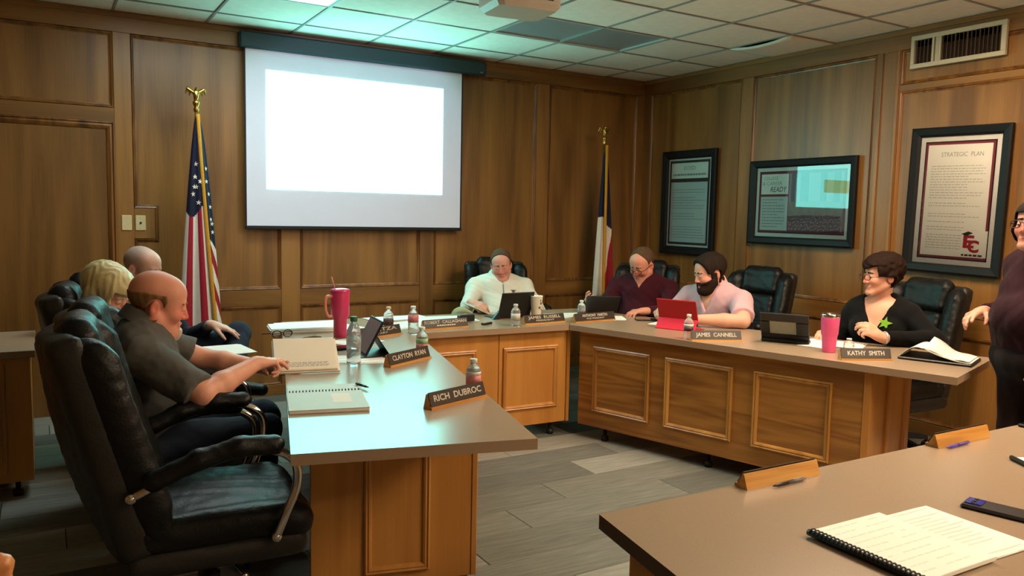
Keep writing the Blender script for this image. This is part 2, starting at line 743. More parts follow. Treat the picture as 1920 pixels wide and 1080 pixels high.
# ---------------------------------------------------------------- floor of carpet planks
b = MB()
b.box((XL, YN, -0.12), (XR, YB, -0.008))
fl = b.build('floor', mat('subfloor', srgb(58, 56, 52), rough=0.95, var=0.1), kind='structure')
b = MB()
b.box((-0.498, -0.1235, -0.008), (0.498, 0.1235, 0.0), 0.002)
pm = b.mesh('carpet_plank', CARPET)
nrow = int((YB + 0.6) / 0.25)
for j in range(nrow):
    y = YB - 0.125 - 0.25 * j
    off = (j * 0.37) % 1.0
    x = XL + 0.5 - off
    while x - 0.5 < XR:
        x0, x1 = max(x - 0.5, XL), min(x + 0.5, XR)
        if x1 - x0 > 0.05:
            if x1 - x0 > 0.995:
                put('carpet_plank', pm, fl, loc=(x, y, 0))
            else:
                b = MB()
                w = (x1 - x0) / 2
                b.box((-w + 0.002, -0.1235, -0.008), (w - 0.002, 0.1235, 0.0), 0.002)
                put('carpet_plank', b.mesh('carpet_plank', CARPET), fl, loc=((x0 + x1) / 2, y, 0))
        x += 1.0
b = MB()
b.box((XL, YN, -0.008), (XR, YB - 0.25 * nrow, 0.0))
structure('floor_near', b.mesh('floor_near', CARPET))

# ---------------------------------------------------------------- ceiling: grid bars, tiles, troffers
b = MB()
b.box((XL, YN, ZC + 0.25), (XR, YB, ZC + 0.3))
ce = b.build('ceiling', mat('plenum', srgb(70, 68, 64), rough=0.9, var=0.05), kind='structure')
xs = [GX + i * T for i in range(-8, 5) if XL < GX + i * T < XR]
ys = [GY - j * T for j in range(0, 18) if YN < GY - j * T < YB]
for x in xs:
    b = MB()
    b.box((x - 0.008, YN, ZC - 0.002), (x + 0.008, YB, ZC + 0.03))
    b.build('grid_bar', GRIDM, ce)
for y in ys:
    b = MB()
    b.box((XL, y - 0.008, ZC - 0.0015), (XR, y + 0.008, ZC + 0.03))
    b.build('grid_bar', GRIDM, ce)
b = MB()
b.box((-T / 2 + 0.008, -T / 2 + 0.008, 0.004), (T / 2 - 0.008, T / 2 - 0.008, 0.022), 0.004)
tm = b.mesh('ceiling_tile', TILEM)
cells_x = [XL] + xs + [XR]
cells_y = [YB] + ys + [YN]
lampcells = set()
for x0, y0 in [(a[0], a[1]) for a in LIT] + UNLIT:
    for k in (0, 1):
        lampcells.add((round(x0 + k * T, 2), round(y0, 2)))
sag = None
for i in range(len(cells_x) - 1):
    for j in range(len(cells_y) - 1):
        x0, x1, y1, y0 = cells_x[i], cells_x[i + 1], cells_y[j], cells_y[j + 1]
        if (round(x0, 2), round(y0, 2)) in lampcells or x1 - x0 < 0.03 or y1 - y0 < 0.03:
            continue
        c = ((x0 + x1) / 2, (y0 + y1) / 2, ZC)
        issag = abs(x0 - (GX + 3 * T)) < 0.01 and abs(y0 - (GY - 3 * T)) < 0.01
        dz = random.uniform(-0.001, 0.002)
        if issag:
            w, d = (x1 - x0) / 2 - 0.006, (y1 - y0) / 2 - 0.006
            b = MB()
            n = 10
            vs, fs = [], []
            for a in range(n + 1):
                for q in range(n + 1):
                    u, v = a / n, q / n
                    z = -0.030 * (1 - u) ** 2 * math.sin(PI * v) ** 0.8 - 0.004
                    vs.append((-w + 2 * w * u, -d + 2 * d * v, z))
            base = len(vs)
            vs += [(p[0], p[1], p[2] + 0.016) for p in vs]
            for a in range(n):
                for q in range(n):
                    k = a * (n + 1) + q
                    fs.append((k, k + 1, k + n + 2, k + n + 1))
                    fs.append((base + k, base + k + n + 1, base + k + n + 2, base + k + 1))
            for q in range(n):
                fs.append((q, base + q, base + q + 1, q + 1))
                k = n * (n + 1) + q
                fs.append((k, k + 1, base + k + 1, base + k))
                k0, k1 = q * (n + 1), (q + 1) * (n + 1)
                fs.append((k0, k1, base + k1, base + k0))
                fs.append((k0 + n, base + k0 + n, base + k1 + n, k1 + n))
            b.smooth = True
            b.add(vs, fs)
            put('ceiling_tile', b.mesh('ceiling_tile', TILEM), ce, label='sagging ceiling tile', loc=c)
        elif abs(x1 - x0 - T) < 1e-4 and abs(y1 - y0 - T) < 1e-4:
            put('ceiling_tile', tm, ce, loc=(c[0], c[1], ZC + dz))
        else:
            b = MB()
            w, d = (x1 - x0) / 2, (y1 - y0) / 2
            b.box((-w + 0.006, -d + 0.006, 0.004), (w - 0.006, d - 0.006, 0.022), 0.003)
            put('ceiling_tile', b.mesh('ceiling_tile', TILEM), ce, loc=(c[0], c[1], ZC + dz))

FIXM = mat('troffer_metal', srgb(190, 188, 182), rough=0.5, var=0.03, vscale=20)
DIFF = mat('unlit_diffuser', srgb(140, 142, 144), rough=0.35, var=0.05, vscale=40, bump=0.3, bscale=220)


def troffer(x0, y0, dm, label):
    cx, cy = x0 + T, y0 + T / 2
    t = thing('ceiling_light', label, 'ceiling light', (cx, cy, ZC), group=None)
    b = MB()
    w, d = T - 0.004, T / 2 - 0.004
    b.box((-w, -d, 0.0), (w, -d + 0.02, 0.06))
    b.box((-w, d - 0.02, 0.0), (w, d, 0.06))
    b.box((-w, -d + 0.02, 0.0), (-w + 0.02, d - 0.02, 0.06))
    b.box((w - 0.02, -d + 0.02, 0.0), (w, d - 0.02, 0.06))
    b.box((-w, -d, 0.06), (w, d, 0.1))
    b.build('light_frame', FIXM, t)
    b = MB()
    b.box((-w + 0.02, -d + 0.02, 0.012), (w - 0.02, d - 0.02, 0.018))
    b.build('diffuser', dm, t)
    return t


where = ['lit ceiling light at the top edge near the projection screen', 'lit ceiling light between the desks and the middle of the room',
         'lit ceiling light above the nearest desk', 'lit ceiling light over the room behind the camera, right row']
for i, (x0, y0, c, s) in enumerate(LIT):
    dm = mat('lit_diffuser_%d' % i, (0.8, 0.8, 0.8, 1), rough=0.5, emit=c, estr=s, bump=0.1, bscale=200)
    troffer(x0, y0, dm, where[i])
troffer(*UNLIT[0], DIFF, 'unlit grey ceiling light panel between white tiles beyond the projector')
troffer(*UNLIT[1], DIFF, 'unlit ceiling light above the left desk wing, out of view')
troffer(*UNLIT[2], DIFF, 'unlit ceiling light above the camera side, out of view')

# ---------------------------------------------------------------- panelled walls
PROF = [(0.0, 0.0), (0.0, 0.012), (0.006, 0.020), (0.014, 0.016), (0.020, 0.008), (0.028, 0.006), (0.030, 0.0)]


class Wall:
    """a panelled wall on the plane O + u*U (+ z), facing N"""

    def __init__(s, name, O, U, N, u0, u1, hw):
        s.O, s.U, s.N = Vector(O), Vector(U), Vector(N)
        s.hw = hw
        s.root = structure(name, s.slab(u0, u1, 0, ZC + 0.3, -0.12, 0.0).mesh(name, WOODV))

    def pt(s, u, z, h):
        return s.O + s.U * u + s.N * h + Vector((0, 0, z))

    def slab(s, u0, u1, z0, z1, h0, h1, ch=0.0):
        b = MB()
        M = Matrix((s.U, s.N, (0, 0, 1))).transposed().to_4x4()
        M.translation = s.O
        b.box((u0, h0, z0), (u1, h1, z1), ch, M)
        return b

    def part(s, name, u0, u1, z0, z1, h, m=None, ch=0.002, h0=0.0):
        return s.slab(u0, u1, z0, z1, h0, h, ch).build(name, m or WOODV, s.root)

    def frame(s, path, name='moulding', m=None, prof=None, h=0.0):
        b = mould(path, [(w, d + h) for w, d in (prof or PROF)], s.O, s.U, s.N)
        return b.build(name, m or WOODM, s.root)

    def rect(s, u0, u1, z0, z1, **k):
        p = [(u0, z0), (u1, z0), (u1, z1), (u0, z1)]
        return s.frame(p, **k)


# back wall: u = x
BW = Wall('wall_back', (0, YB, 0), (1, 0, 0), (0, -1, 0), XL, XR, WOODH)
RAILZ0, RAILZ1 = 0.715, 0.842
BW.part('top_rail', XL, XR, 2.672, ZC, 0.022, WOODH)
BW.part('cornice', XL, XR, 2.775, ZC, 0.034, WOODH)
S1, S2, S3, S4, S5 = (0.487, 0.598), (1.64, 1.79), (2.824, 2.955), (3.99, 4.125), (5.176, 5.28)
for s in (S1, S2, S3, S4, S5):
    BW.part('stile', s[0], s[1], 0.085, 2.672, 0.020)
bays = [(S1[1], S2[0]), (S2[1], S3[0]), (S3[1], S4[0]), (S4[1], S5[0])]
for k, (a, c) in enumerate(bays):
    BW.part('chair_rail', a, c, RAILZ0, RAILZ1, 0.018, WOODH)
    BW.part('panel', a, c, RAILZ1, 2.672, 0.004)
    BW.part('lower_panel', a, c, 0.085, RAILZ0, 0.004)
    if k:
        BW.rect(a, c, RAILZ1, 2.672)
    else:
        BW.frame([(a, 1.24), (a, RAILZ1), (c, RAILZ1), (c, 2.672), (a, 2.672), (a, 1.455), (0.735, 1.455), (0.735, 1.24)])
        BW.part('switch_block', a, 0.735, 1.24, 1.455, 0.020)
    BW.rect(a, c, 0.085, RAILZ0)
BW.part('upper_rail', XL, 0.487, 2.055, 2.150, 0.020, WOODH)
BW.part('upper_panel', -0.56, 0.487, 2.150, 2.672, 0.004)
BW.rect(-0.56, 0.487, 2.150, 2.672)
BW.part('stile', -0.68, -0.56, 0.085, 2.672, 0.020)
BW.part('panel', XL, -0.68, 0.085, 2.672, 0.004)
BW.part('baseboard', 0.487, XR, 0.0, 0.085, 0.024, WOODH)
# door with its casing
b = BW.slab(-0.52, 0.430, 0.0, 2.000, 0.0, 0.008, 0.002)
door = structure('door_1', b.mesh('door_1', DOORW))
CAS = [(0.0, 0.0), (0.0, 0.026), (0.010, 0.030), (0.018, 0.020), (0.030, 0.024), (0.044, 0.016), (0.052, 0.010), (0.054, 0.0)]
b = mould([(0.487, 0.0), (0.487, 2.055), (-0.575, 2.055), (-0.575, 0.0)], CAS, BW.O, BW.U, BW.N, closed=False)
put('casing', b.mesh('casing', WOODM), door)
b = MB()
b.smooth = True
b.tube([(-0.45, YB - 0.01, 1.0), (-0.45, YB - 0.06, 1.0)], 0.012, 10)
b.tube([(-0.45, YB - 0.06, 1.0), (-0.34, YB - 0.06, 1.0)], 0.010, 10)
put('door_handle', b.mesh('door_handle', GOLD), door)

# right wall: u = -y  (so that left of travel is inward)
RW = Wall('wall_right', (XR, 0, 0), (0, -1, 0), (-1, 0, 0), -YB, -YN, WOODHY)
RW.part('top_rail', -YB, -YN, 2.672, ZC, 0.022, WOODHY)
RW.part('cornice', -YB, -YN, 2.775, ZC, 0.034, WOODHY)
edges = [(6.286, 6.163), (4.971, 4.851), (3.693, 3.503), (2.30, 2.18), (0.98, 0.86), (-0.34, -0.46), (-1.66, -1.78), (-2.98, -3.10), (-4.30, -4.40)]
for k, (a, c) in enumerate(edges):
    RW.part('stile', -a, -c, 0.085, 2.672, 0.020)
RW.part('stile_bead', -3.665, -3.640, 0.085, 2.672, 0.032)
RW.part('stile_bead', -3.530, -3.510, 0.085, 2.672, 0.030)
for k in range(len(edges) - 1):
    a, c = -edges[k][1], -edges[k + 1][0]
    RW.part('chair_rail', a, c, RAILZ0, RAILZ1, 0.018, WOODHY)
    RW.part('lower_panel', a, c, 0.085, RAILZ0, 0.004)
    RW.rect(a, c, 0.085, RAILZ0)
    if k == 2:
        RW.part('panel', a, c, RAILZ1, 2.39, 0.004)
        RW.part('rail', a, c, 2.385, 2.43, 0.018, WOODHY)
        RW.part('upper_panel', a, c, 2.43, 2.672, 0.004)
        RW.rect(a, c, RAILZ1, 2.388)
        RW.rect(a, c, 2.428, 2.672)
    else:
        RW.part('panel', a, c, RAILZ1, 2.672, 0.004)
        RW.rect(a, c, RAILZ1, 2.672)
RW.part('baseboard', -YB, -YN, 0.0, 0.085, 0.024, WOODHY)
b = MB()
b.box((XL - 0.12, YN, 0), (XL, YB, ZC + 0.3))
structure('wall_left', b.mesh('wall_left', WOODV))
b = MB()
b.box((XL, YN - 0.12, 0), (XR, YN, ZC + 0.3))
structure('wall_near', b.mesh('wall_near', mat('cream_bounce_paint', srgb(224, 214, 194), rough=0.85, var=0.02, bump=0.1)))  # unseen wall, made pale to bounce light onto ceiling and faces

# ---------------------------------------------------------------- wall plates
for x0, x1, lab, nm in ((0.517, 0.583, 'blank cream wall plate, the left of two beside the door', 0), (0.606, 0.673, 'cream wall plate with a black jack, the right of two beside the door', 1)):
    b = MB()
    b.box((x0, YB - 0.028, 1.298), (x1, YB - 0.020, 1.406), 0.003)
    o = tag(b.build('wall_plate', CREAM), lab, 'wall plate')
    b = MB()
    cx = (x0 + x1) / 2
    if nm:
        b.lathe([(0.0, 0), (0.008, 0), (0.007, 0.006), (0.0, 0.006)], 12, Matrix.Translation((cx, YB - 0.028, 1.352)) @ Matrix.Rotation(PI / 2, 4, 'X'))
        b.build('jack', BLACKP, o)
    for z in (1.315, 1.389):
        c = MB()
        c.ball((cx, YB - 0.028, z), 0.0035, 8, 4)
        c.build('screw', CREAM, o)

# ---------------------------------------------------------------- air vent on the right wall
VENTM = mat('vent_paint', srgb(196, 186, 160), rough=0.5, var=0.04, vscale=30)
VDARK = mat('vent_dark', srgb(44, 32, 22), rough=0.8, var=0.1)
VSLAT = mat('vent_slat', srgb(84, 64, 46), rough=0.5, var=0.15, vscale=60, rand=0.3)
t = thing('air_vent', 'cream framed air vent with brown vertical slats high on the right wall', 'vent', (XR, 3.105, 2.527))
b = MB()
for lo, hi in (((-0.045, -0.318, 0), (-0.02, 0.318, 0.03)), ((-0.045, -0.318, 0.190), (-0.02, 0.318, 0.22)), ((-0.045, -0.318, 0.0301), (-0.02, -0.286, 0.1899)), ((-0.045, 0.294, 0.0301), (-0.02, 0.318, 0.1899))):
    b.box(lo, hi, 0.002)
b.build('vent_frame', VENTM, t)
b = MB()
b.box((-0.022, -0.3, 0.01), (-0.020, 0.3, 0.21))
b.build('backing', VDARK, t)
for i in range(22):
    y = -0.28 + 0.56 * i / 21
    if 0.105 < y < 0.155:
        continue
    b = MB()
    b.box((-0.010, -0.0012, -0.08), (0.010, 0.0012, 0.08), 0)
    b.build('slat', VSLAT, t, loc=(-0.034, y, 0.11), rot=(0, 0, 0.7 + random.uniform(-0.3, 0.3)))
for y in (0.112, 0.126, 0.136, 0.160):
    b = MB()
    b.box((-0.043, y - 0.006, 0.028), (-0.026, y + 0.006, 0.192))
    b.build('slat', VENTM, t)

# ---------------------------------------------------------------- projection screen
SCRC = mat('screen_case', srgb(34, 52, 58), rough=0.5, bump=0.1, bscale=200)
SCRF = mat('screen_fabric', srgb(226, 228, 240), rough=0.85, var=0.015, vscale=5, bump=0.05, bscale=400, spec=0.2)
BORD = mat('screen_border', srgb(20, 20, 22), rough=0.7, bump=0.05)
ys_ = 6.205
t = thing('projection_screen', 'large wall-mounted projection screen showing a bright blank slide', 'projection screen', (2.27, YB - 0.036, 2.66))
b = MB()
b.box((-0.95, -0.089, 0.0), (1.125, 0.0, 0.118), 0.012)
b.build('screen_case', SCRC, t)
b = MB()
b.box((1.06, -0.0915, 0.02), (1.085, -0.0885, 0.028))
b.build('case_badge', mat('badge_silver', srgb(150, 150, 150), rough=0.4, metal=0.7), t)
b = MB()
b.box((-0.912, -0.048, -1.325), (0.912, -0.046, 0.01))
b.build('screen_fabric', SCRF, t)
b = MB()
b.box((-0.915, -0.0495, -1.325), (-0.903, -0.0455, 0.0))
b.box((0.903, -0.0495, -1.325), (0.915, -0.0455, 0.0))
b.box((-0.918, -0.058, -1.345), (0.918, -0.038, -1.318), 0.004)
b.build('screen_border', BORD, t)
m = bpy.data.materials.new('projected_slide')
m.use_nodes = True
nt = m.node_tree
nt.nodes.clear()
em = nt.nodes.new('ShaderNodeEmission')
out = nt.nodes.new('ShaderNodeOutputMaterial')
em.inputs['Color'].default_value = (*SCREEN_EMIT, 1)
em.inputs['Strength'].default_value = SCREEN_GAIN
nt.links.new(em.outputs[0], out.inputs[0])
m2 = bpy.data.materials.new('projected_box')
m2.use_nodes = True
nt = m2.node_tree
nt.nodes.clear()
em = nt.nodes.new('ShaderNodeEmission')
out = nt.nodes.new('ShaderNodeOutputMaterial')
em.inputs['Color'].default_value = (SCREEN_EMIT[0] * 1.0, SCREEN_EMIT[1] * 0.48, SCREEN_EMIT[2] * 0.22, 1)
em.inputs['Strength'].default_value = SCREEN_GAIN
nt.links.new(em.outputs[0], out.inputs[0])
sl = MB()
x0, x1, z0, z1 = -0.753, 0.727, -1.037, -0.145
sl.box((x0, -0.0505, z0), (x1, -0.0490, z1))
s_ = sl.build('projected_slide', m, t)
for u0, u1, v0, v1 in ((0.34, 0.68, 0.63, 0.80),):
    q = MB()
    q.box((x0 + (x1 - x0) * u0, -0.0512, z1 + (z0 - z1) * v1), (x0 + (x1 - x0) * u1, -0.0506, z1 + (z0 - z1) * v0))
    q.build('slide_box', m2, s_)
# ---------------------------------------------------------------- desks
ZT, ZU = 0.749, 0.713


class Frame2:
    def __init__(s, L, rz):
        s.L, s.rz = L, rz
        s.c, s.s = math.cos(rz), math.sin(rz)

    def to(s, p):
        x, y = p[0] - s.L[0], p[1] - s.L[1]
        return (s.c * x + s.s * y, -s.s * x + s.c * y)


L0, L1 = (0.621, 2.283), (1.365, 2.095)
IL, IR = (1.922, 4.300), (3.000, 4.258)
OL, OR = (1.331, 5.091), (3.576, 5.004)
R1, R2 = (3.671, 2.058), (4.406, 2.282)


def top_slab(t, fr, poly):
    b = MB()
    q = [fr.to(p) for p in poly]
    n = len(q)
    b.prism(q, ZU, ZT)
    b.m = [1, 0] + [1] * n
    return b.build('tabletop', [LAM, LAME], t)


def lrect(t, O, U, N, u0, u1, z0, z1, m, prof=None):
    return mould([(u0, z0), (u1, z0), (u1, z1), (u0, z1)], prof or DPROF, O, U, N).build('moulding', m, t)


DPROF = [(0.0, 0.0), (0.0, 0.010), (0.007, 0.015), (0.013, 0.010), (0.019, 0.013), (0.026, 0.009), (0.032, 0.0)]
FOOT = mat('desk_foot', srgb(18, 18, 20), rough=0.6, bump=0.1)


def feet(t, pts):
    for x, y in pts:
        b = MB()
        b.smooth = True
        b.lathe([(0.024, 0), (0.024, 0.03), (0.012, 0.032), (0.012, 0.11)], 12)
        b.build('foot', FOOT, t, loc=(x, y, 0))


# left wing: local x across (towards the middle of the room), y away from the camera
fr = Frame2(L0, math.atan2(L1[1] - L0[1], L1[0] - L0[0]))
t = thing('conference_desk', 'left desk wing with a glossy taupe top, nearest the empty armchair', 'desk', (*L0, 0), fr.rz)
LDESK, LFR = t, fr
g = 0.0008
top_slab(t, fr, [L0, L1, (IL[0] - g, IL[1] - g), (OL[0] - g, OL[1] - g)])
C, D = fr.to((1.462, 2.682)), fr.to((0.845, 2.838))
xc, xd, yc = C[0], D[0], C[1]
ylen = fr.to((1.93, 4.34))[1]
b = MB()
b.box((xd, yc, 0.03), (xc - 0.018, yc + 0.04, ZU), 0.002)
b.build('end_panel', MAPLE, t)
b = MB()
b.box((xc - 0.018, yc - 0.004, 0.03), (xc + 0.004, yc + 0.04, ZU), 0.002)
b.build('corner_strip', MAPLEM, t)
b = MB()
b.box((xc - 0.03, yc + 0.04, 0.09), (xc, ylen - 0.03, ZU), 0.002)
b.build('front_panel', MAPLE, t)
for k in range(2):
    y0 = yc + 0.14 + k * 0.75
    lrect(t, (xc, 0, 0), (0, 1, 0), (1, 0, 0), y0, y0 + 0.62, 0.2, 0.62, MAPLEM)
lrect(t, (0, yc, 0), (1, 0, 0), (0, -1, 0), xc - 0.44, xc - 0.185, 0.075, 0.70, MAPLEM)
b = MB()
b.box((xd + 0.03, ylen - 0.3, 0.09), (xc - 0.05, ylen - 0.27, ZU), 0.002)
b.build('support_panel', MAPLE, t)
feet(t, [(xd + 0.08, yc + 0.02), (xc - 0.05, yc + 0.02), (xc - 0.03, yc + 1.3)])

# middle wing: local x to the right, y away
fr = Frame2(IL, math.atan2(IR[1] - IL[1], IR[0] - IL[0]))
t = thing('conference_desk', 'middle desk wing below the projection screen, joining the other two', 'desk', (*IL, 0), fr.rz)
top_slab(t, fr, [(IL[0] + g, IL[1] + g), (IR[0] - g, IR[1] + g), (OR[0] - g, OR[1]), (OL[0] + g, OL[1] + g)])
x1 = fr.to(IR)[0]
fy = 0.045
xs_ = fr.to((2.505, 4.33))[0]
for a, c in ((0.012, xs_ - 0.002), (xs_ + 0.002, x1 + 0.012)):
    b = MB()
    b.box((a, fy, 0.09), (c, fy + 0.025, ZU), 0.0015)
    b.build('front_panel', MAPLE, t)
lrect(t, (0, fy, 0), (1, 0, 0), (0, -1, 0), 0.06, fr.to((2.345, 4.33))[0], 0.2, 0.615, MAPLEM)
lrect(t, (0, fy, 0), (1, 0, 0), (0, -1, 0), fr.to((2.535, 4.33))[0], fr.to((2.945, 4.33))[0], 0.2, 0.615, MAPLEM)
b = MB()
b.box((x1 + 0.012, fy - 0.012, 0.09), (x1 + 0.036, fy + 0.02, ZU), 0.002)
b.build('corner_strip', MAPLEM, t)
for a in (0.25, 0.95):
    b = MB()
    b.box((a, fy + 0.026, 0.09), (a + 0.02, 0.6, ZU), 0.002)
    b.build('support_panel', MAPLE, t)
feet(t, [(0.3, fy + 0.05), (fr.to((2.93, 4.33))[0], fy + 0.05), (0.3, 0.55), (0.95, 0.55)])
MFR = fr

# right wing: local x towards the camera, y outward (to the seats)
fr = Frame2(IR, math.atan2(R1[1] - IR[1], R1[0] - IR[0]))
t = thing('conference_desk', 'right desk wing with a dark oak panelled front', 'desk', (*IR, 0), fr.rz)
RFR = fr
top_slab(t, fr, [(IR[0] + g, IR[1] - g), R1, R2, (OR[0] + g, OR[1] - g)][::-1])
xa = fr.to((3.586, 2.474))[0]
ya = 0.042
b = MB()
b.box((0.06, ya, 0.09), (xa - 0.006, ya + 0.025, ZU), 0.0015)
b.build('front_panel', OAKF, t)
for p, q in (((3.092, 4.095), (3.214, 3.696)), ((3.249, 3.581), (3.375, 3.168)), ((3.414, 3.038), (3.538, 2.633))):
    lrect(t, (0, ya, 0), (1, 0, 0), (0, -1, 0), fr.to(p)[0] - 0.005, fr.to(q)[0] + 0.005, 0.195, 0.625, OAKM)
b = MB()
b.box((xa - 0.006, ya - 0.003, 0.03), (xa + 0.03, 0.74, ZU), 0.002)
b.build('end_panel', MAPLE, t)
lrect(t, (xa + 0.03, 0, 0), (0, 1, 0), (1, 0, 0), ya + 0.25, 0.62, 0.16, 0.66, MAPLEM)
for a in (0.5, 1.2):
    b = MB()
    b.box((a, ya + 0.026, 0.09), (a + 0.02, 0.6, ZU), 0.002)
    b.build('support_panel', MAPLE, t)
feet(t, [(0.25, ya + 0.05), (1.0, ya + 0.05), (1.0, 0.55), (xa - 0.05, 0.3)])

# nearest desk (bottom right of the picture)
fr = Frame2((1.145, 1.478), -0.010)
t = thing('conference_desk', 'nearest taupe desk carrying the bound booklet and dark phone', 'desk', (1.145, 1.478, 0), fr.rz)
b = MB()
b.prism([(0, 0), (-0.165, -0.95), (2.7, -0.95), (2.7, 0)], ZU, ZT)
b.m = [1, 0] + [1] * 4
b.build('tabletop', [LAM, mat('dark_edge_band', srgb(84, 66, 48), rough=0.45, var=0.06)], t)
b = MB()
b.prism([(0.05, -0.06), (-0.06, -0.80), (-0.03, -0.80), (0.08, -0.06)], 0.05, ZU)
b.build('end_panel', MAPLE, t)
b = MB()
b.box((0.08, -0.085, 0.05), (2.6, -0.06, ZU), 0.002)
b.build('front_panel', MAPLE, t)
feet(t, [(0.1, -0.1), (-0.02, -0.75), (2.5, -0.1)])

# side cabinet against the far left
t = thing('side_cabinet', 'wooden side cabinet with taupe top at the left edge, behind the armchairs', 'cabinet', (-0.8, 4.9, 0))
b = MB()
b.box((-0.79, -0.34, 0.085), (0.752, 0.34, ZU), 0.002)
b.build('body', MAPLE, t)
b = MB()
b.box((-0.79, -0.365, ZU), (0.775, 0.36, ZT), 0.002)
b.m = [1] * len(b.f)
b.build('worktop', [LAM, LAME], t)
for x0, x1 in ((-0.02, 0.64), (-0.72, -0.06)):
    b = MB()
    b.box((x0, -0.352, 0.13), (x1, -0.34, 0.68), 0.002)
    d = b.build('door', MAPLE, t)
    mould([(x0 + 0.06, 0.19), (x1 - 0.02, 0.19), (x1 - 0.02, 0.61), (x0 + 0.06, 0.61)], DPROF, (0, -0.352, 0), (1, 0, 0), (0, -1, 0)).build('moulding', MAPLEM, d)
feet(t, [(0.68, -0.28), (-0.7, -0.28), (0.68, 0.28), (-0.7, 0.28)])

# ---------------------------------------------------------------- name plates
PLATE = mat('plate_black', srgb(54, 44, 38), rough=0.4, var=0.08, vscale=80)
LETT = mat('plate_lettering', srgb(232, 226, 210), rough=0.6, var=0.02)
HOLD = wood('holder_wood', srgb(190, 132, 62), srgb(222, 166, 92), 'X', 14.0, rough=0.35, rand=0.04)


def nameplate(pl, pr, text, label, sub=None, h=0.058, letters=0.6, fade=1.0):
    pl, pr = Vector(pl), Vector(pr)
    d = pr - pl
    w = d.length
    t = thing('name_plate', label, 'name plate', (*((pl + pr) / 2), ZT), math.atan2(d.y, d.x), group=None)
    b = MB()
    pf = [(0.0, 0.0), (0.046, 0.0), (0.032, h - 0.002), (0.027, h - 0.002), (0.010, 0.010), (0.0, 0.009)]
    n = len(pf)
    v = [(-w / 2, y, z) for y, z in pf] + [(w / 2, y, z) for y, z in pf]
    f = [list(range(n))[::-1], list(range(n, 2 * n))] + [(i, (i + 1) % n, n + (i + 1) % n, n + i) for i in range(n)]
    b.add(v, f)
    b.build('holder', HOLD, t)
    a = math.atan2(h - 0.012, 0.017)
    M = Matrix.Translation((0, 0.009, 0.010)) @ Matrix.Rotation(a, 4, 'X')
    ph = (h - 0.008) / math.sin(a)
    b = MB()
    b.box((-w / 2 + 0.002, 0.0, 0.0005), (w / 2 - 0.002, ph, 0.0035), 0.0008, M)
    b.build('plate', PLATE, t)
    if sub and sub.startswith('-'):
        b = MB()
        r = random.Random(6)
        x = -w * 0.2
        while x < w * 0.2:
            ww = r.uniform(0.006, 0.016)
            b.box((x, ph * 0.18, 0.0036), (x + ww, ph * 0.31, 0.0040), 0, M)
            x += ww + 0.004
        b.build('print', LETT, t, kind='stuff')
    if text:
        cy = ph * (0.5 if not sub else 0.64)
        lh = ph * (0.44 if not sub else 0.36)
        me = text_mesh(text, lh, LETT, width=w * letters, extrude=0, heavy=0.035)
        for wm in words(me, lh * 0.42):
            wm.transform(M @ Matrix.Translation((0, cy, 0.0039)))
            put('lettering', wm, t)
        if sub and not sub.startswith('-'):
            me = text_mesh(sub, ph * 0.2, LETT, width=w * 0.45, heavy=0.03)
            for wm in words(me, ph * 0.075):
                wm.transform(M @ Matrix.Translation((0, ph * 0.24, 0.0039)))
                put('lettering', wm, t, kind='stuff' if sub.startswith('-') else None)
    return t


nameplate((1.214, 2.573), (1.500, 2.672), 'RICH  DUBROC', 'black name plate nearest the front end of the left desk wing', letters=0.84)
nameplate((1.383, 3.378), (1.660, 3.530), 'CLAYTON  RYAN', 'tilted black name plate beside the dark tablet, second on the left wing', letters=0.80)
nameplate((1.470, 4.160), (1.832, 4.300), 'J.  HAVITZA', 'black name plate partly hidden behind the propped dark tablet', sub='SECRETARY', letters=0.84)
nameplate((2.010, 4.385), (2.333, 4.410), 'ROBERT  CALLAGHAN', 'two-line black name plate at the left end of the middle wing', sub='-----------', letters=0.92)
nameplate((2.717, 4.345), (3.050, 4.370), 'JAMES  RUSSELL', 'two-line black name plate in front of the white paper cup', sub='PRESIDENT', letters=0.80)
nameplate((3.086, 4.301), (3.439, 4.320), 'ANTHONY  MARTIN', 'two-line black name plate at the desk corner before the man in maroon', sub='VICE PRESIDENT', letters=0.62)
nameplate((3.268, 3.394), (3.545, 3.262), 'JAMES  CANNELL', 'brown name plate in front of the bearded man in pink', letters=0.80)
nameplate((3.550, 2.592), (3.795, 2.470), 'KATHY  SMITH', 'brown name plate in front of the woman in black', letters=0.72)
nameplate((1.884, 1.468), (1.598, 1.474), None, 'wooden name plate holder seen from behind, with the grey pen', h=0.042)
nameplate((2.747, 1.460), (2.452, 1.464), None, 'wooden name plate holder seen from behind, with the purple pen', h=0.042)

# ---------------------------------------------------------------- bottles, cups
CLEAR = mat('clear_plastic', srgb(238, 244, 246), rough=0.10, trans=0.80, ior=1.25, spec=0.5, bump=0.08, bscale=60)
CAPW = mat('white_cap', srgb(220, 220, 214), rough=0.4, var=0.03)
CAPG = mat('green_cap', srgb(44, 96, 74), rough=0.4, var=0.03)
CAPO = mat('cream_cap', srgb(214, 190, 140), rough=0.4, var=0.03)
LABP = mat('pink_label', srgb(196, 120, 122), rough=0.5, var=0.35, vscale=60)
LABW = mat('pale_label', srgb(206, 206, 200), rough=0.5, var=0.25, vscale=70)
LABG = mat('green_label', srgb(150, 190, 150), rough=0.5, var=0.3, vscale=60)
LABD = mat('dark_label', srgb(76, 44, 46), rough=0.5, var=0.4, vscale=60)


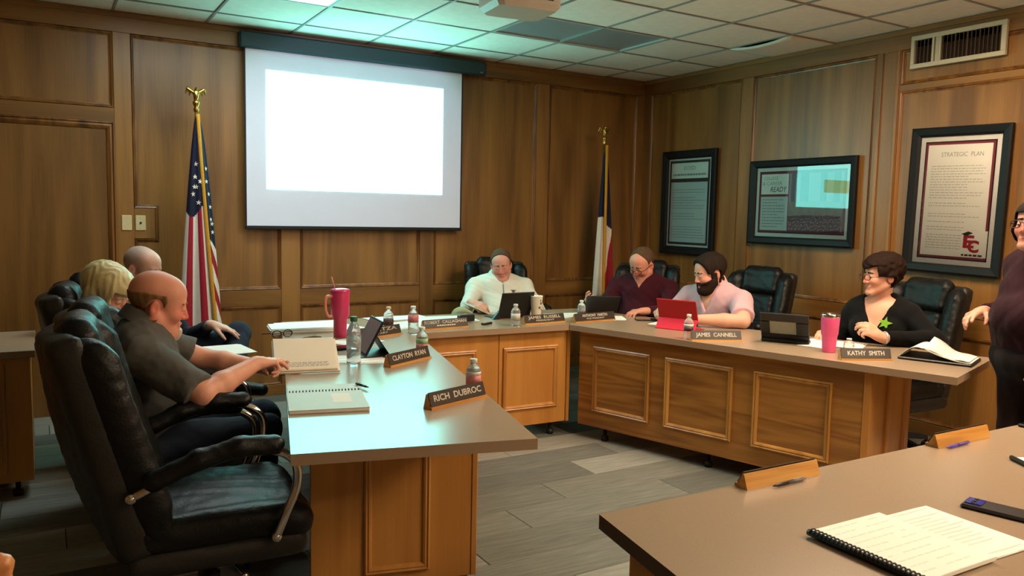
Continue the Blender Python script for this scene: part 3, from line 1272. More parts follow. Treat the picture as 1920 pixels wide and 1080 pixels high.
def bottle(p, h, r, label, cap=CAPW, labels=((0.30, 0.55, LABP),)):
    t = thing('water_bottle', label, 'bottle', (*p, ZT))
    b = MB()
    b.smooth = True
    s = h
    prof = [(r * 0.80, 0.0), (r * 0.96, 0.02 * s), (r, 0.06 * s), (r * 0.95, 0.12 * s), (r, 0.17 * s), (r * 0.95, 0.23 * s), (r, 0.28 * s), (r, 0.56 * s),
            (r * 0.94, 0.60 * s), (r, 0.64 * s), (r * 0.92, 0.72 * s), (r * 0.62, 0.82 * s), (r * 0.40, 0.87 * s), (r * 0.38, 0.92 * s)]
    b.lathe(prof, 20)
    b.build('bottle_body', CLEAR, t)
    for a, c, m in labels:
        b = MB()
        b.smooth = True
        b.lathe([(r * 1.008, a * s), (r * 1.02, a * s), (r * 1.02, c * s), (r * 1.008, c * s)], 20, cap=False)
        b.build('bottle_label', m, t)
    b = MB()
    b.smooth = True
    b.lathe([(r * 0.48, 0.90 * s), (r * 0.50, 0.91 * s), (r * 0.50, 0.985 * s), (r * 0.46, s)], 16)
    b.build('cap', cap, t)
    return t


bottle((1.470, 2.735), 0.145, 0.030, 'small water bottle with pink label behind the nearest black name plate of the left wing', labels=((0.28, 0.56, LABP), (0.56, 0.66, LABW)))
bottle((1.640, 3.600), 0.148, 0.030, 'small water bottle with green and pink label behind the second plate of the left wing', labels=((0.22, 0.44, LABP), (0.44, 0.62, LABG)))
bottle((1.900, 4.300), 0.165, 0.031, 'small water bottle with pink label at the corner of left and middle wings', labels=((0.42, 0.70, LABP),))
bottle((1.800, 4.440), 0.150, 0.030, 'small cream-capped water bottle behind the plate hidden by the tablet', cap=CAPO, labels=((0.25, 0.5, LABD),))
bottle((1.264, 3.545), 0.225, 0.034, 'tall clear water bottle with green cap beside the dark tablet', cap=CAPG, labels=((0.34, 0.60, CLEAR),))
bottle((2.640, 4.350), 0.142, 0.030, 'small clear water bottle in front of the black tablet with keyboard', labels=((0.30, 0.58, LABW),))
bottle((3.258, 4.480), 0.130, 0.028, 'small water bottle behind the plate before the man in maroon', labels=((0.2, 0.4, LABD),))
bottle((3.305, 3.462), 0.150, 0.028, 'small water bottle in front of the red tablet folio', labels=((0.34, 0.50, LABD), (0.50, 0.62, LABW)))
bottle((3.80, 2.735), 0.080, 0.028, 'short clear water bottle beside the bright pink tumbler', labels=((0.1, 0.3, LABP),))

PINK1 = mat('magenta_steel', srgb(206, 52, 104), rough=0.38, var=0.04, vscale=30, coat=0.3)
PINK2 = mat('pink_steel', srgb(246, 96, 158), rough=0.38, var=0.04, vscale=30, coat=0.3)
PEACH = mat('peach_handle', srgb(214, 130, 110), rough=0.45, var=0.04)
t = thing('tumbler', 'tall magenta tumbler with handle and straw on the left desk', 'tumbler', (1.468, 4.345, ZT))
b = MB()
b.smooth = True
b.lathe([(0.036, 0), (0.037, 0.004), (0.038, 0.10), (0.052, 0.125), (0.054, 0.255), (0.052, 0.262)], 28)
b.build('cup_body', PINK1, t)
b = MB()
b.smooth = True
b.lathe([(0.054, 0.256), (0.055, 0.262), (0.053, 0.274), (0.03, 0.280), (0.0, 0.281)], 28, cap=False)
b.build('lid', PINK1, t)
b = MB()
b.smooth = True
b.tube(smooth_path([(-0.050, -0.01, 0.235), (-0.078, -0.014, 0.238), (-0.092, -0.016, 0.215), (-0.090, -0.016, 0.16), (-0.074, -0.014, 0.125), (-0.046, -0.01, 0.122)], 5), 0.009, 10)
b.build('handle', PEACH, t)
b = MB()
b.smooth = True
b.tube([(-0.01, 0, 0.20), (-0.05, 0.0, 0.345)], 0.004, 8)
b.build('straw', PEACH, t)

t = thing('tumbler', 'bright pink tumbler with steel rim on the right desk', 'tumbler', (3.718, 2.800, ZT))
b = MB()
b.smooth = True
b.lathe([(0.033, 0), (0.035, 0.004), (0.040, 0.085), (0.041, 0.092), (0.045, 0.100), (0.049, 0.190), (0.049, 0.196)], 28)
b.build('cup_body', PINK2, t)
b = MB()
b.smooth = True
b.lathe([(0.0495, 0.194), (0.0505, 0.198), (0.0505, 0.210), (0.047, 0.213), (0.045, 0.205), (0.0, 0.204)], 28, cap=False)
b.build('steel_rim', CHROME, t)

PAPERCUP = mat('paper_cup', srgb(236, 230, 214), rough=0.6, var=0.03, vscale=20)
CUPPRINT = mat('cup_print', srgb(110, 78, 60), rough=0.6, var=0.1)
t = thing('paper_cup', 'white paper cup with brown print beside the black tablet', 'cup', (2.984, 4.640, ZT))
b = MB()
b.smooth = True
b.lathe([(0.030, 0), (0.031, 0.002), (0.044, 0.150), (0.046, 0.153), (0.044, 0.156), (0.041, 0.152), (0.030, 0.01), (0.0, 0.008)], 24, cap=False)
b.build('cup_body', PAPERCUP, t)
for ang, z, s in ((-1.2, 0.105, 0.010), (-1.5, 0.075, 0.009), (-1.0, 0.060, 0.007), (-1.35, 0.125, 0.006)):
    r = 0.0305 + 0.0135 * z / 0.15 + 0.0003
    b = MB()
    b.smooth = True
    b.ball((0, 0, 0), s, 8, 6, Matrix.Translation((r * math.cos(ang), r * math.sin(ang), z)) @ Matrix.Rotation(ang, 4, 'Z'), (0.08, 1, 1))
    b.build('print_mark', CUPPRINT, t)

# ---------------------------------------------------------------- papers
PAPERS = [WHITEP, mat('ivory_paper', srgb(232, 220, 200), rough=0.8, var=0.02, vscale=8, spec=0.2)]


def text_lines(t, w, d, z, n, m=None, margin=0.12, y0=None, y1=None, name='print'):
    """rows of small bars standing for unreadable print"""
    r = random.Random(int(w * 1000) + n)
    b = MB()
    y0 = d / 2 * (1 - margin) if y0 is None else y0
    y1 = -d / 2 * (1 - margin) if y1 is None else y1
    for i in range(n):
        y = y0 + (y1 - y0) * i / max(n - 1, 1)
        if r.random() < 0.12:
            continue
        x = -w / 2 * (1 - margin)
        xe = w / 2 * (1 - margin) * r.uniform(0.3, 1.0)
        while x < xe:
            ww = r.uniform(0.02, 0.06) * w
            b.box((x, y - 0.0016, z), (min(x + ww, xe), y + 0.0016, z + 0.0003))
            x += ww + 0.012 * w
    return b.build(name, m or INKG, t, kind='stuff')


def papers(c, w, d, rz, n, label, z=ZT, m=0, lines=0, spread=0.02, group=None, thick=0.0016):
    t = thing('paper_stack' if n > 1 else 'paper_sheet', label, 'papers', (c[0], c[1], z), rz, group)
    for i in range(n):
        b = MB()
        dx, dy = (random.uniform(-spread, spread) for _ in range(2)) if i else (0, 0)
        k = 8
        vs, fs = [], []
        ph = random.uniform(0, 6)
        for a in range(k + 1):
            for q in (0, 1):
                x, y = -w / 2 + w * a / k + dx, (-d / 2 if q == 0 else d / 2) + dy
                zz = i * thick + 0.0006 * (1 + math.sin(a * 0.9 + ph + q)) * (i + 1) / n
                vs += [(x, y, zz), (x, y, zz + thick * 0.8)]
        for a in range(k):
            o = a * 4
            fs += [(o, o + 2, o + 6, o + 4), (o + 1, o + 5, o + 7, o + 3), (o, o + 4, o + 5, o + 1), (o + 2, o + 3, o + 7, o + 6)]
        fs += [(0, 1, 3, 2), (k * 4, k * 4 + 2, k * 4 + 3, k * 4 + 1)]
        b.add(vs, fs)
        b.build('sheet', PAPERS[m], t)
    if lines:
        text_lines(t, w, d, n * thick + 0.0016, lines, mat('pale_ink', srgb(232, 229, 220), rough=0.8, var=0.02) if m == 2 else None)
    return t


papers((1.460, 4.925), 0.42, 0.15, -0.02, 4, 'paper stack at the far corner of the left desk, behind the tumbler', lines=0)
papers((1.330, 4.640), 0.36, 0.22, -0.15, 7, 'thick paper stack on the left desk, left of the magenta tumbler', thick=0.005, spread=0.01)
papers((1.620, 4.750), 0.14, 0.30, 0.3, 3, 'grey folder of papers behind the magenta tumbler', spread=0.01)
papers((2.080, 4.960), 0.42, 0.20, 0.04, 3, 'white papers on the middle desk, left of the black gadget', lines=6)
papers((2.360, 4.800), 0.40, 0.26, -0.12, 3, 'white papers on the middle desk in front of the man in white', lines=8)
papers((2.000, 4.640), 0.30, 0.22, 0.35, 2, 'loose papers behind the left plate of the middle wing', lines=6)
papers((3.290, 4.660), 0.32, 0.22, -0.1, 2, 'white papers left of the man in maroon', lines=6)
papers((3.430, 4.430), 0.26, 0.20, -0.5, 3, 'paper stack under the hands of the man in maroon', lines=5)
papers((3.610, 4.060), 0.10, 0.16, -1.2, 2, 'small white notepad left of the red tablet case')
papers((4.000, 2.960), 0.30, 0.24, -1.1, 3, 'white papers under the hands of the woman in black', lines=6)
papers((3.860, 3.000), 0.14, 0.20, -1.25, 2, 'narrow papers between the black case and pink tumbler')
papers((1.330, 3.620), 0.24, 0.20, -0.3, 2, 'loose paper under the tall water bottle', lines=4)
papers((1.480, 4.150), 0.22, 0.22, 0.4, 2, 'papers around the foot of the magenta tumbler')

# document held open by the man in grey
t = thing('booklet', 'open cream document held by the man in grey polo', 'document', (1.0, 3.41, 0.762), -0.20, rot=(0.56, 0, -0.20))
b = MB()
b.box((-0.135, 0.0, 0.0), (0.135, 0.215, 0.006), 0.001)
b.build('page_block', PAPERS[1], t)
b = MB()
b.box((-0.133, 0.004, 0.0064), (0.131, 0.212, 0.0072), 0)
b.build('top_page', PAPERS[1], t)
b = MB()
r = random.Random(3)
for i in range(4):
    x = -0.10
    while x < 0.09:
        ww = r.uniform(0.008, 0.022)
        b.box((x, 0.022 + i * 0.008, 0.0074), (x + ww, 0.025 + i * 0.008, 0.0077))
        x += ww + 0.004
b.build('print', INKG, t, kind='stuff')
b = MB()
b.box((-0.14, -0.006, -0.010), (0.145, 0.21, -0.001), 0.001)
b.build('lower_pages', PAPERS[1], t)

# spiral notebook near the empty chair
t = thing('spiral_notebook', 'open spiral notebook on the left desk before the empty armchair', 'notebook', (0.911, 2.850, ZT), -0.242)
COVER = mat('grey_green_cover', srgb(196, 204, 196), rough=0.6, var=0.03, vscale=10)
b = MB()
b.box((-0.140, -0.150, 0.0), (0.142, 0.140, 0.012), 0.002)
b.build('page_block', WHITEP, t)
b = MB()
b.box((-0.141, -0.151, 0.012), (0.143, 0.138, 0.0145), 0.001)
b.build('cover', COVER, t)
b = MB()
b.box((-0.138, 0.150, 0.0), (0.140, 0.300, 0.006), 0.001)
b.build('turned_pages', COVER, t)
b = MB()
b.box((0.02, -0.06, 0.0146), (0.09, 0.09, 0.0149))
b.build('cover_window', WHITEP, t)
for i in range(22):
    b = MB()
    b.smooth = True
    x = -0.130 + 0.262 * i / 21
    b.tube([(x, 0.143 + 0.009 * math.cos(a), 0.010 + 0.009 * math.sin(a)) for a in np.linspace(-0.4, PI + 0.4, 8)], 0.0022, 5)
    b.build('spiral_ring', BLACKP, t)


def pen(p0, p1, label, m, m2, z=ZT + 0.006):
    p0, p1 = Vector((*p0, z)), Vector((*p1, z))
    d = p1 - p0
    t = thing('pen', label, 'pen', p0, math.atan2(d.y, d.x))
    L = d.length
    b = MB()
    b.smooth = True
    M = Matrix.Rotation(PI / 2, 4, 'Y')
    b.lathe([(0.0008, 0), (0.003, 0.012), (0.0048, 0.02), (0.005, L * 0.45)], 10, M)
    b.build('grip', m2, t)
    b = MB()
    b.smooth = True
    b.lathe([(0.005, L * 0.45), (0.0052, L * 0.9), (0.003, L * 0.93), (0.003, L)], 10, M)
    b.build('barrel', m, t)
    b = MB()
    b.box((L * 0.62, -0.002, 0.0045), (L * 0.95, 0.002, 0.0065), 0.0006)
    b.build('clip', CHROME, t)
    return t


GREYP = mat('grey_plastic', srgb(120, 116, 116), rough=0.4, var=0.05)
PURP = mat('purple_plastic', srgb(82, 66, 170), rough=0.4, var=0.05)
pen((1.128, 2.985), (1.105, 3.075), 'dark pen lying on the spiral notebook', BLACKP, BLACKP, ZT + 0.012)
pen((1.672, 1.408), (1.808, 1.412), 'grey pen beside the left wooden name plate holder', GREYP, BLACKP)
pen((2.462, 1.400), (2.600, 1.404), 'purple pen beside the right wooden name plate holder', PURP, PURP)

# ---------------------------------------------------------------- gadgets
GLASS_D = mat('dark_screen', srgb(18, 20, 24), rough=0.10, spec=0.6, bump=0.01)
MAUVE = mat('mauve_screen_reflection', srgb(120, 104, 108), rough=0.35, var=0.04)  # reflection on the tablet screen, put into an even mauve colour
t = thing('tablet', 'dark framed tablet propped on its folio beside the tall bottle', 'tablet', (1.395, 3.760, ZT), LFR.rz + 0.12)
M = Matrix.Translation((-0.02, 0, 0.012)) @ Matrix.Rotation(math.radians(28), 4, 'Y')
b = MB()
b.box((-0.005, -0.125, 0.0), (0.005, 0.125, 0.190), 0.003, M)
b.build('tablet_body', BLACKP, t)
b = MB()
b.box((-0.0062, -0.115, 0.010), (-0.005, 0.115, 0.180), 0, M)
b.build('tablet_screen', MAUVE, t)
b = MB()
b.prism([(-0.05, -0.12), (0.11, -0.12), (0.11, 0.12), (-0.05, 0.12)], 0.0, 0.008)
b.build('folio_base', BLACKP, t)
b = MB()
b.box((0.0, -0.1, 0.0), (0.004, 0.1, 0.13), 0.001, Matrix.Translation((0.105, 0, 0.006)) @ Matrix.Rotation(math.radians(-34), 4, 'Y'))
b.build('folio_flap', BLACKP, t)


def tablet_back(loc, rz, w, h, lean, label, m, keyboard=True, mk=None):
    """tablet facing local +y, its back to the viewer at -y"""
    t = thing('tablet', label, 'tablet', (*loc, ZT), rz)
    M = Matrix.Translation((0, 0, 0.008)) @ Matrix.Rotation(lean, 4, 'X')
    b = MB()
    b.box((-w / 2, -0.006, 0), (w / 2, 0.004, h), 0.003, M)
    b.build('tablet_body', m, t)
    b = MB()
    b.box((-w / 2 + 0.012, 0.004, 0.012), (w / 2 - 0.012, 0.0048, h - 0.012), 0, M)
    b.build('tablet_screen', GLASS_D, t)
    if keyboard:
        b = MB()
        b.box((-w / 2, 0.0, 0.0), (w / 2, 0.17, 0.008), 0.002)
        b.build('keyboard', mk or m, t)
        b = MB()
        for i in range(11):
            for j in range(5):
                b.box((-w / 2 + 0.015 + i * (w - 0.03) / 11, 0.03 + j * 0.024, 0.008), (-w / 2 + 0.011 + (i + 1) * (w - 0.03) / 11, 0.049 + j * 0.024, 0.0095))
        b.build('keys', GREYP, t, kind='stuff')
    return t


t = tablet_back((2.830, 4.690), 0.06, 0.27, 0.185, math.radians(18), 'black tablet with keyboard standing before the man in white', BLACKP)
b = MB()
b.prism([(0.0, 0.0), (-0.06, -0.0), (-0.005, 0.06)], -0.01, 0.01, Matrix.Translation((-0.125, -0.01, 0.0)) @ Matrix.Rotation(PI / 2, 4, 'X'))
b.build('kickstand', BLACKP, t)
tablet_back((3.560, 4.660), -0.42, 0.25, 0.17, math.radians(38), 'black tablet held up by the man in maroon', BLACKP, keyboard=False)
RED1 = mat('red_folio', srgb(176, 14, 30), rough=0.5, var=0.05, vscale=60)
RED2 = mat('bright_red_flap', srgb(214, 30, 62), rough=0.5, var=0.05, vscale=60)
t = thing('tablet', 'red tablet folio standing in front of the bearded man', 'tablet', (3.545, 3.810, ZT), -1.16)
M = Matrix.Translation((0, 0, 0.070)) @ Matrix.Rotation(math.radians(22), 4, 'X')
b = MB()
b.box((-0.135, -0.006, -0.01), (0.135, 0.004, 0.135), 0.003, M)
b.build('folio_cover', RED1, t)
b = MB()
b.box((-0.125, 0.004, -0.05), (0.125, 0.010, 0.128), 0.003, M)
b.build('tablet_body', BLACKP, t)
M2 = Matrix.Translation((0, -0.055, 0.002)) @ Matrix.Rotation(math.radians(-38), 4, 'X')
b = MB()
b.box((-0.135, -0.003, 0.0), (0.135, 0.003, 0.088), 0.002, M2)
b.build('folio_flap', RED2, t)
b = MB()
b.box((-0.135, -0.06, 0.0), (0.135, 0.11, 0.005), 0.001)
b.build('folio_base', RED1, t)

# rugged black case with a handle opening
t = thing('tablet', 'black rugged tablet case with handle opening before the woman in black', 'tablet', (3.760, 3.130, ZT), -1.02)
M = Matrix.Translation((0, 0, 0.012)) @ Matrix.Rotation(math.radians(32), 4, 'X')
b = MB()
w, h = 0.27, 0.20
for lo, hi in (((-w / 2, -0.012, 0), (w / 2, 0.006, 0.05)), ((-w / 2, -0.012, 0.145), (w / 2, 0.006, h)), ((-w / 2, -0.012, 0.05), (-w / 2 + 0.05, 0.006, 0.145)), ((w / 2 - 0.07, -0.012, 0.05), (w / 2, 0.006, 0.145))):
    b.box(lo, hi, 0.004, M)
b.build('case_frame', BLACKP, t)
b = MB()
b.box((-w / 2 + 0.05, -0.002, 0.05), (w / 2 - 0.07, 0.002, 0.145), 0, M)
b.build('back_plate', mat('pale_back_plate', srgb(150, 156, 148), rough=0.4, var=0.05), t)
b = MB()
b.box((-w / 2, -0.03, 0.0), (w / 2, 0.05, 0.022), 0.006)
b.build('case_foot', BLACKP, t)


def slab_gadget(name, label, cat, c, w, d, h, rz, m, m2=None, z=ZT):
    t = thing(name, label, cat, (*c, z), rz)
    b = MB()
    b.box((-w / 2, -d / 2, 0), (w / 2, d / 2, h), min(0.004, h * 0.4))
    b.build('case', m, t)
    b = MB()
    b.box((-w / 2 + 0.004, -d / 2 + 0.004, h), (w / 2 - 0.004, d / 2 - 0.004, h + 0.0006))
    b.build('glass_face', m2 or GLASS_D, t)
    return t


slab_gadget('phone', 'black phone lying between the men in maroon and pink', 'phone', (3.640, 4.230), 0.16, 0.08, 0.010, -0.5, BLACKP)
slab_gadget('phone', 'dark phone lying on papers behind the cream document', 'phone', (1.345, 3.960), 0.16, 0.08, 0.012, 0.2, BLACKP)
slab_gadget('phone', 'small dark phone on the desk behind the spread papers of the left wing', 'phone', (1.300, 4.330), 0.10, 0.06, 0.012, 0.5, BLACKP)
slab_gadget('remote_control', 'black remote control lying on the middle wing near the desk edge', 'remote', (2.500, 4.480), 0.09, 0.035, 0.014, 0.5, BLACKP)
t = thing('charger', 'black charger block with cable on the papers of the middle desk', 'charger', (2.420, 4.620, ZT + 0.006), 0.1)
b = MB()
b.box((-0.06, -0.02, 0), (0.06, 0.02, 0.045), 0.005)
b.build('charger_body', BLACKP, t)
b = MB()
b.smooth = True
b.tube(smooth_path([(-0.06, 0, 0.02), (-0.12, 0.02, 0.008), (-0.19, 0.07, 0.006), (-0.24, 0.05, 0.006)], 5), 0.005, 8)
b.build('cable', BLACKP, t)
t = thing('spectacles', 'folded dark spectacles on the left desk beside the pointing hand', 'spectacles', (1.165, 4.440, ZT), 0.2)
b = MB()
b.smooth = True
for sx in (-1, 1):
    b.tube([(sx * 0.033 + 0.026 * math.cos(a), 0.0, 0.024 + 0.020 * math.sin(a)) for a in np.linspace(0, 2 * PI, 17)[:-1]], 0.003, 6, closed=True)
b.tube([(-0.008, 0, 0.03), (0, 0, 0.033), (0.008, 0, 0.03)], 0.0028, 6)
for sx in (-1, 1):
    b.tube([(sx * 0.060, 0, 0.03), (sx * 0.066, 0.01, 0.03), (sx * 0.064, 0.12, 0.012)], 0.0026, 6)
b.build('frame', BLACKP, t)

# open black folder with curling papers, right wing
t = thing('binder', 'open black folder with curling white papers on the right desk end', 'folder', (4.060, 2.400, ZT), RFR.rz + 0.05)
b = MB()
b.box((-0.155, -0.135, 0.0), (0.190, 0.135, 0.014), 0.004)
b.build('folder_cover', BLACKP, t)


def curl(x0, x1, d0, d1, zf, name='page'):
    n, k = 14, 4
    vs, fs = [], []
    for i in range(n + 1):
        for j in range(k + 1):
            x = x0 + (x1 - x0) * i / n
            y = d0 + (d1 - d0) * j / k
            z = zf(i / n, j / k)
            vs.append((x, y, z))
    m_ = len(vs)
    vs += [(p[0], p[1], p[2] - 0.0025) for p in vs]
    for i in range(n):
        for j in range(k):
            a = i * (k + 1) + j
            fs.append((a, a + k + 1, a + k + 2, a + 1))
            fs.append((m_ + a, m_ + a + 1, m_ + a + k + 2, m_ + a + k + 1))
    for i in range(n):
        for j in (0, k):
            a = i * (k + 1) + j
            fs.append((a, a + k + 1, m_ + a + k + 1, m_ + a))
    for j in range(k):
        for i in (0, n):
            a = i * (k + 1) + j
            fs.append((a, a + 1, m_ + a + 1, m_ + a))
    b = MB()
    b.smooth = True
    b.add(vs, fs)
    return b.build(name, WHITEP, t)


curl(-0.150, -0.03, -0.12, 0.12, lambda u, v: 0.018 + 0.055 * math.sin(min(u * 1.15, 1) * PI * 0.62))
curl(-0.035, 0.175, -0.115, 0.12, lambda u, v: 0.020 + 0.085 * (1 - u) ** 1.6 * (0.55 + 0.45 * v) + 0.006 * math.sin(u * 9))
curl(-0.03, 0.185, -0.125, 0.12, lambda u, v: 0.018 + 0.05 * (1 - u) ** 2)

# bound booklet, loose sheets and phone on the nearest desk
BRIGHT = mat('bright_paper', srgb(248, 246, 238), rough=0.75, var=0.01, vscale=8, spec=0.2)
PAPERS.append(BRIGHT)
papers((1.795, 1.000), 0.215, 0.265, -0.05, 3, 'loose white sheets partly under the comb-bound booklet', m=2, lines=16, spread=0.004)
t = thing('booklet', 'white comb-bound booklet with black spine on the nearest desk', 'booklet', (1.490, 1.005, ZT + 0.004), -0.02)
b = MB()
b.box((0.002, -0.14, 0.0), (0.245, 0.14, 0.010), 0.001)
b.build('page_block', BRIGHT, t)
b = MB()
for i in range(10):
    x, y = 0.03, 0.12 - i * 0.026
    while x < 0.2:
        ww = random.uniform(0.01, 0.03)
        if random.random() < 0.75:
            b.box((x, y, 0.0101), (x + ww, y + 0.0025, 0.0104))
        x += ww + 0.006
b.build('print', mat('pale_ink', srgb(232, 229, 220), rough=0.8, var=0.02), t, kind='stuff')
b = MB()
b.smooth = True
b.tube([(-0.006, -0.14, 0.007), (-0.006, 0.14, 0.007)], 0.0075, 10)
b.build('comb_spine', BLACKP, t)
for i in range(26):
    y = -0.132 + 0.264 * i / 25
    b = MB()
    b.smooth = True
    b.tube([(-0.006 + 0.011 * math.cos(a) + 0.004, y, 0.007 + 0.0095 * math.sin(a)) for a in np.linspace(0.1, PI, 7)], 0.0022, 5)
    b.build('comb_ring', BLACKP, t)
t = thing('booklet', 'second comb-bound booklet at the right edge of the nearest desk', 'booklet', (2.50, 1.165, ZT), -0.55)
b = MB()
b.box((0.0, -0.09, 0.0), (0.2, 0.09, 0.008), 0.001)
b.build('page_block', BRIGHT, t)
b = MB()
b.smooth = True
b.tube([(-0.004, -0.09, 0.007), (-0.004, 0.09, 0.007)], 0.0075, 10)
b.build('comb_spine', BLACKP, t)
PHB = mat('phone_black', srgb(40, 38, 40), rough=0.35, spec=0.5, bump=0.02)
PHBL = mat('blue_sheen_glass', srgb(40, 48, 150), rough=0.15, spec=0.8, var=0.3, vscale=60)  # blue reflected sheen of the camera strip, put into its base colour
t = thing('phone', 'dark phone with blue camera strip on the nearest desk', 'phone', (2.045, 1.018, ZT), -1.32)
b = MB()
b.box((-0.080, -0.038, 0), (0.080, 0.038, 0.011), 0.004)
b.build('case', PHB, t)
b = MB()
b.box((-0.074, -0.024, 0.011), (-0.036, 0.028, 0.0135), 0.002)
b.build('camera_strip', PHBL, t)
for y in (-0.012, 0.004, 0.019):
    b = MB()
    b.smooth = True
    b.lathe([(0.0, 0.0135), (0.006, 0.0135), (0.006, 0.0145), (0.0, 0.0148)], 12, Matrix.Translation((-0.055, y, 0)))
    b.build('lens', GLASS_D, t)
slab_gadget('phone', 'black phone at the far right of the nearest desk', 'phone', (3.06, 1.420), 0.15, 0.07, 0.012, 0.1, BLACKP)
# ---------------------------------------------------------------- leather armchairs (local x = forward, y = left)
LEATH = mat('black_leather', srgb(17, 17, 17), rough=0.42, var=0.12, vscale=20, bump=0.35, bscale=130, spec=0.35)
LEATHB = mat('black_leather_back', srgb(34, 32, 29), rough=0.44, var=0.10, vscale=18, bump=0.3, bscale=130, spec=0.45)
TILT = math.radians(15)
UB = A(-math.sin(TILT), 0, math.cos(TILT))
FB = A(math.cos(TILT), 0, math.sin(TILT))
RB = np.stack([FB, A(0, 1, 0), UB], 1)
B0 = A(-0.225, 0, 0.455)


def bp(f, y, u):
    return B0 + FB * f + A(0, y, 0) + UB * u


def wrinkle(X, Y, Z):
    return 0.0022 * np.sin(55 * Z + 9 * np.sin(14 * Y) + 20 * X) * np.sin(31 * Y + 6 * np.sin(17 * Z)) + 0.0012 * np.sin(120 * Z + 40 * Y + 5 * np.sin(40 * X))


def bend(prim, c):
    """curves a back piece so that its edges come forward"""
    fn, lo, hi = prim
    return (lambda X, Y, Z: fn(X - c * Y * Y, Y, Z + 0 * X)), lo - A(0, 0, 0.01), hi + A(c * 0.08, 0, 0.01)


def chair_meshes():
    g = {}
    cu = 0.75
    g['seat_cushion'] = (sdf_mesh('seat_cushion', [
        (rbox((0.02, 0, 0.440), (0.265, 0.262, 0.055), 0.05), 0.02), (ell((-0.01, 0, 0.47), (0.25, 0.24, 0.048)), 0.04),
        (cone((0.255, -0.21, 0.435), (0.255, 0.21, 0.435), 0.056, 0.056), 0.03), (cone((-0.2, -0.215, 0.465), (0.22, -0.215, 0.462), 0.042, 0.045), 0.018), (cone((-0.2, 0.215, 0.465), (0.22, 0.215, 0.462), 0.042, 0.045), 0.018)],
        0.012, LEATH, warp=wrinkle), LEATH)
    g['seat_base'] = (sdf_mesh('seat_base', [(rbox((0.01, 0, 0.368), (0.275, 0.266, 0.045), 0.035), 0.02)], 0.014, LEATHB, warp=wrinkle), LEATHB)
    g['back_shell'] = (sdf_mesh('back_shell', [
        (bend(rbox(bp(-0.060, 0, 0.305), (0.050, 0.262, 0.362), 0.03, RB), cu), 0.03), (bend(ell(bp(-0.085, 0, 0.28), (0.055, 0.22, 0.33), RB), cu), 0.03)], 0.014, LEATHB, warp=wrinkle), LEATHB)
    pr = [(bend(rbox(bp(0.02, 0, 0.14), (0.05, 0.150, 0.14), 0.045, RB), cu), 0.012), (bend(rbox(bp(0.012, 0, 0.365), (0.045, 0.150, 0.11), 0.042, RB), cu), 0.012)]
    g['back_cushion'] = (sdf_mesh('back_cushion', pr, 0.012, LEATH, warp=wrinkle), LEATH)
    g['headrest'] = (sdf_mesh('headrest', [(bend(rbox(bp(0.0, 0, 0.570), (0.058, 0.160, 0.105), 0.052, RB), cu), 0.02), (bend(cone(bp(0.0, -0.11, 0.645), bp(0.0, 0.11, 0.645), 0.05, 0.05), cu), 0.03)], 0.012, LEATH, warp=wrinkle), LEATH)
    for s, nm in ((-1, 'side_bolster'), (1, 'side_bolster ')):
        g[nm] = (sdf_mesh('side_bolster', [(bend(rbox(bp(0.012, s * 0.213, 0.29), (0.055, 0.056, 0.325), 0.05, RB), cu), 0.02), (bend(cone(bp(-0.01, s * 0.21, 0.59), bp(0.02, s * 0.215, 0.1), 0.058, 0.062), cu), 0.03)], 0.012, LEATH, warp=wrinkle), LEATH)
    for s, nm in ((-1, 'arm_tube'), (1, 'arm_tube ')):
        b = MB()
        b.smooth = True
        pts = [(-0.245, s * 0.280, 0.600), (-0.12, s * 0.305, 0.665), (0.04, s * 0.318, 0.712), (0.15, s * 0.318, 0.715), (0.225, s * 0.314, 0.670), (0.235, s * 0.310, 0.590), (0.205, s * 0.302, 0.500), (0.175, s * 0.285, 0.415)]
        b.tube(smooth_path(pts, 6), 0.0145, 10)
        b.ball(pts[0], 0.019, 12, 8)
        b.ball(pts[-1], 0.019, 12, 8)
        g[nm] = (b.mesh('arm_tube', CHROME), CHROME)
        P = [A(-0.185, s * 0.298, 0.652), A(-0.06, s * 0.312, 0.708), A(0.06, s * 0.318, 0.735), A(0.165, s * 0.318, 0.732)]
        g['arm_pad' + (' ' if s > 0 else '')] = (sdf_mesh('arm_pad', [(cone(P[i], P[i + 1], 0.027, 0.027), 0.02) for i in range(3)] + [(cone(P[i] + A(0, 0.014 * s, 0), P[i + 1] + A(0, 0.014 * s, 0), 0.026, 0.026), 0.02) for i in range(3)], 0.010, LEATH, warp=wrinkle), LEATH)
    return g


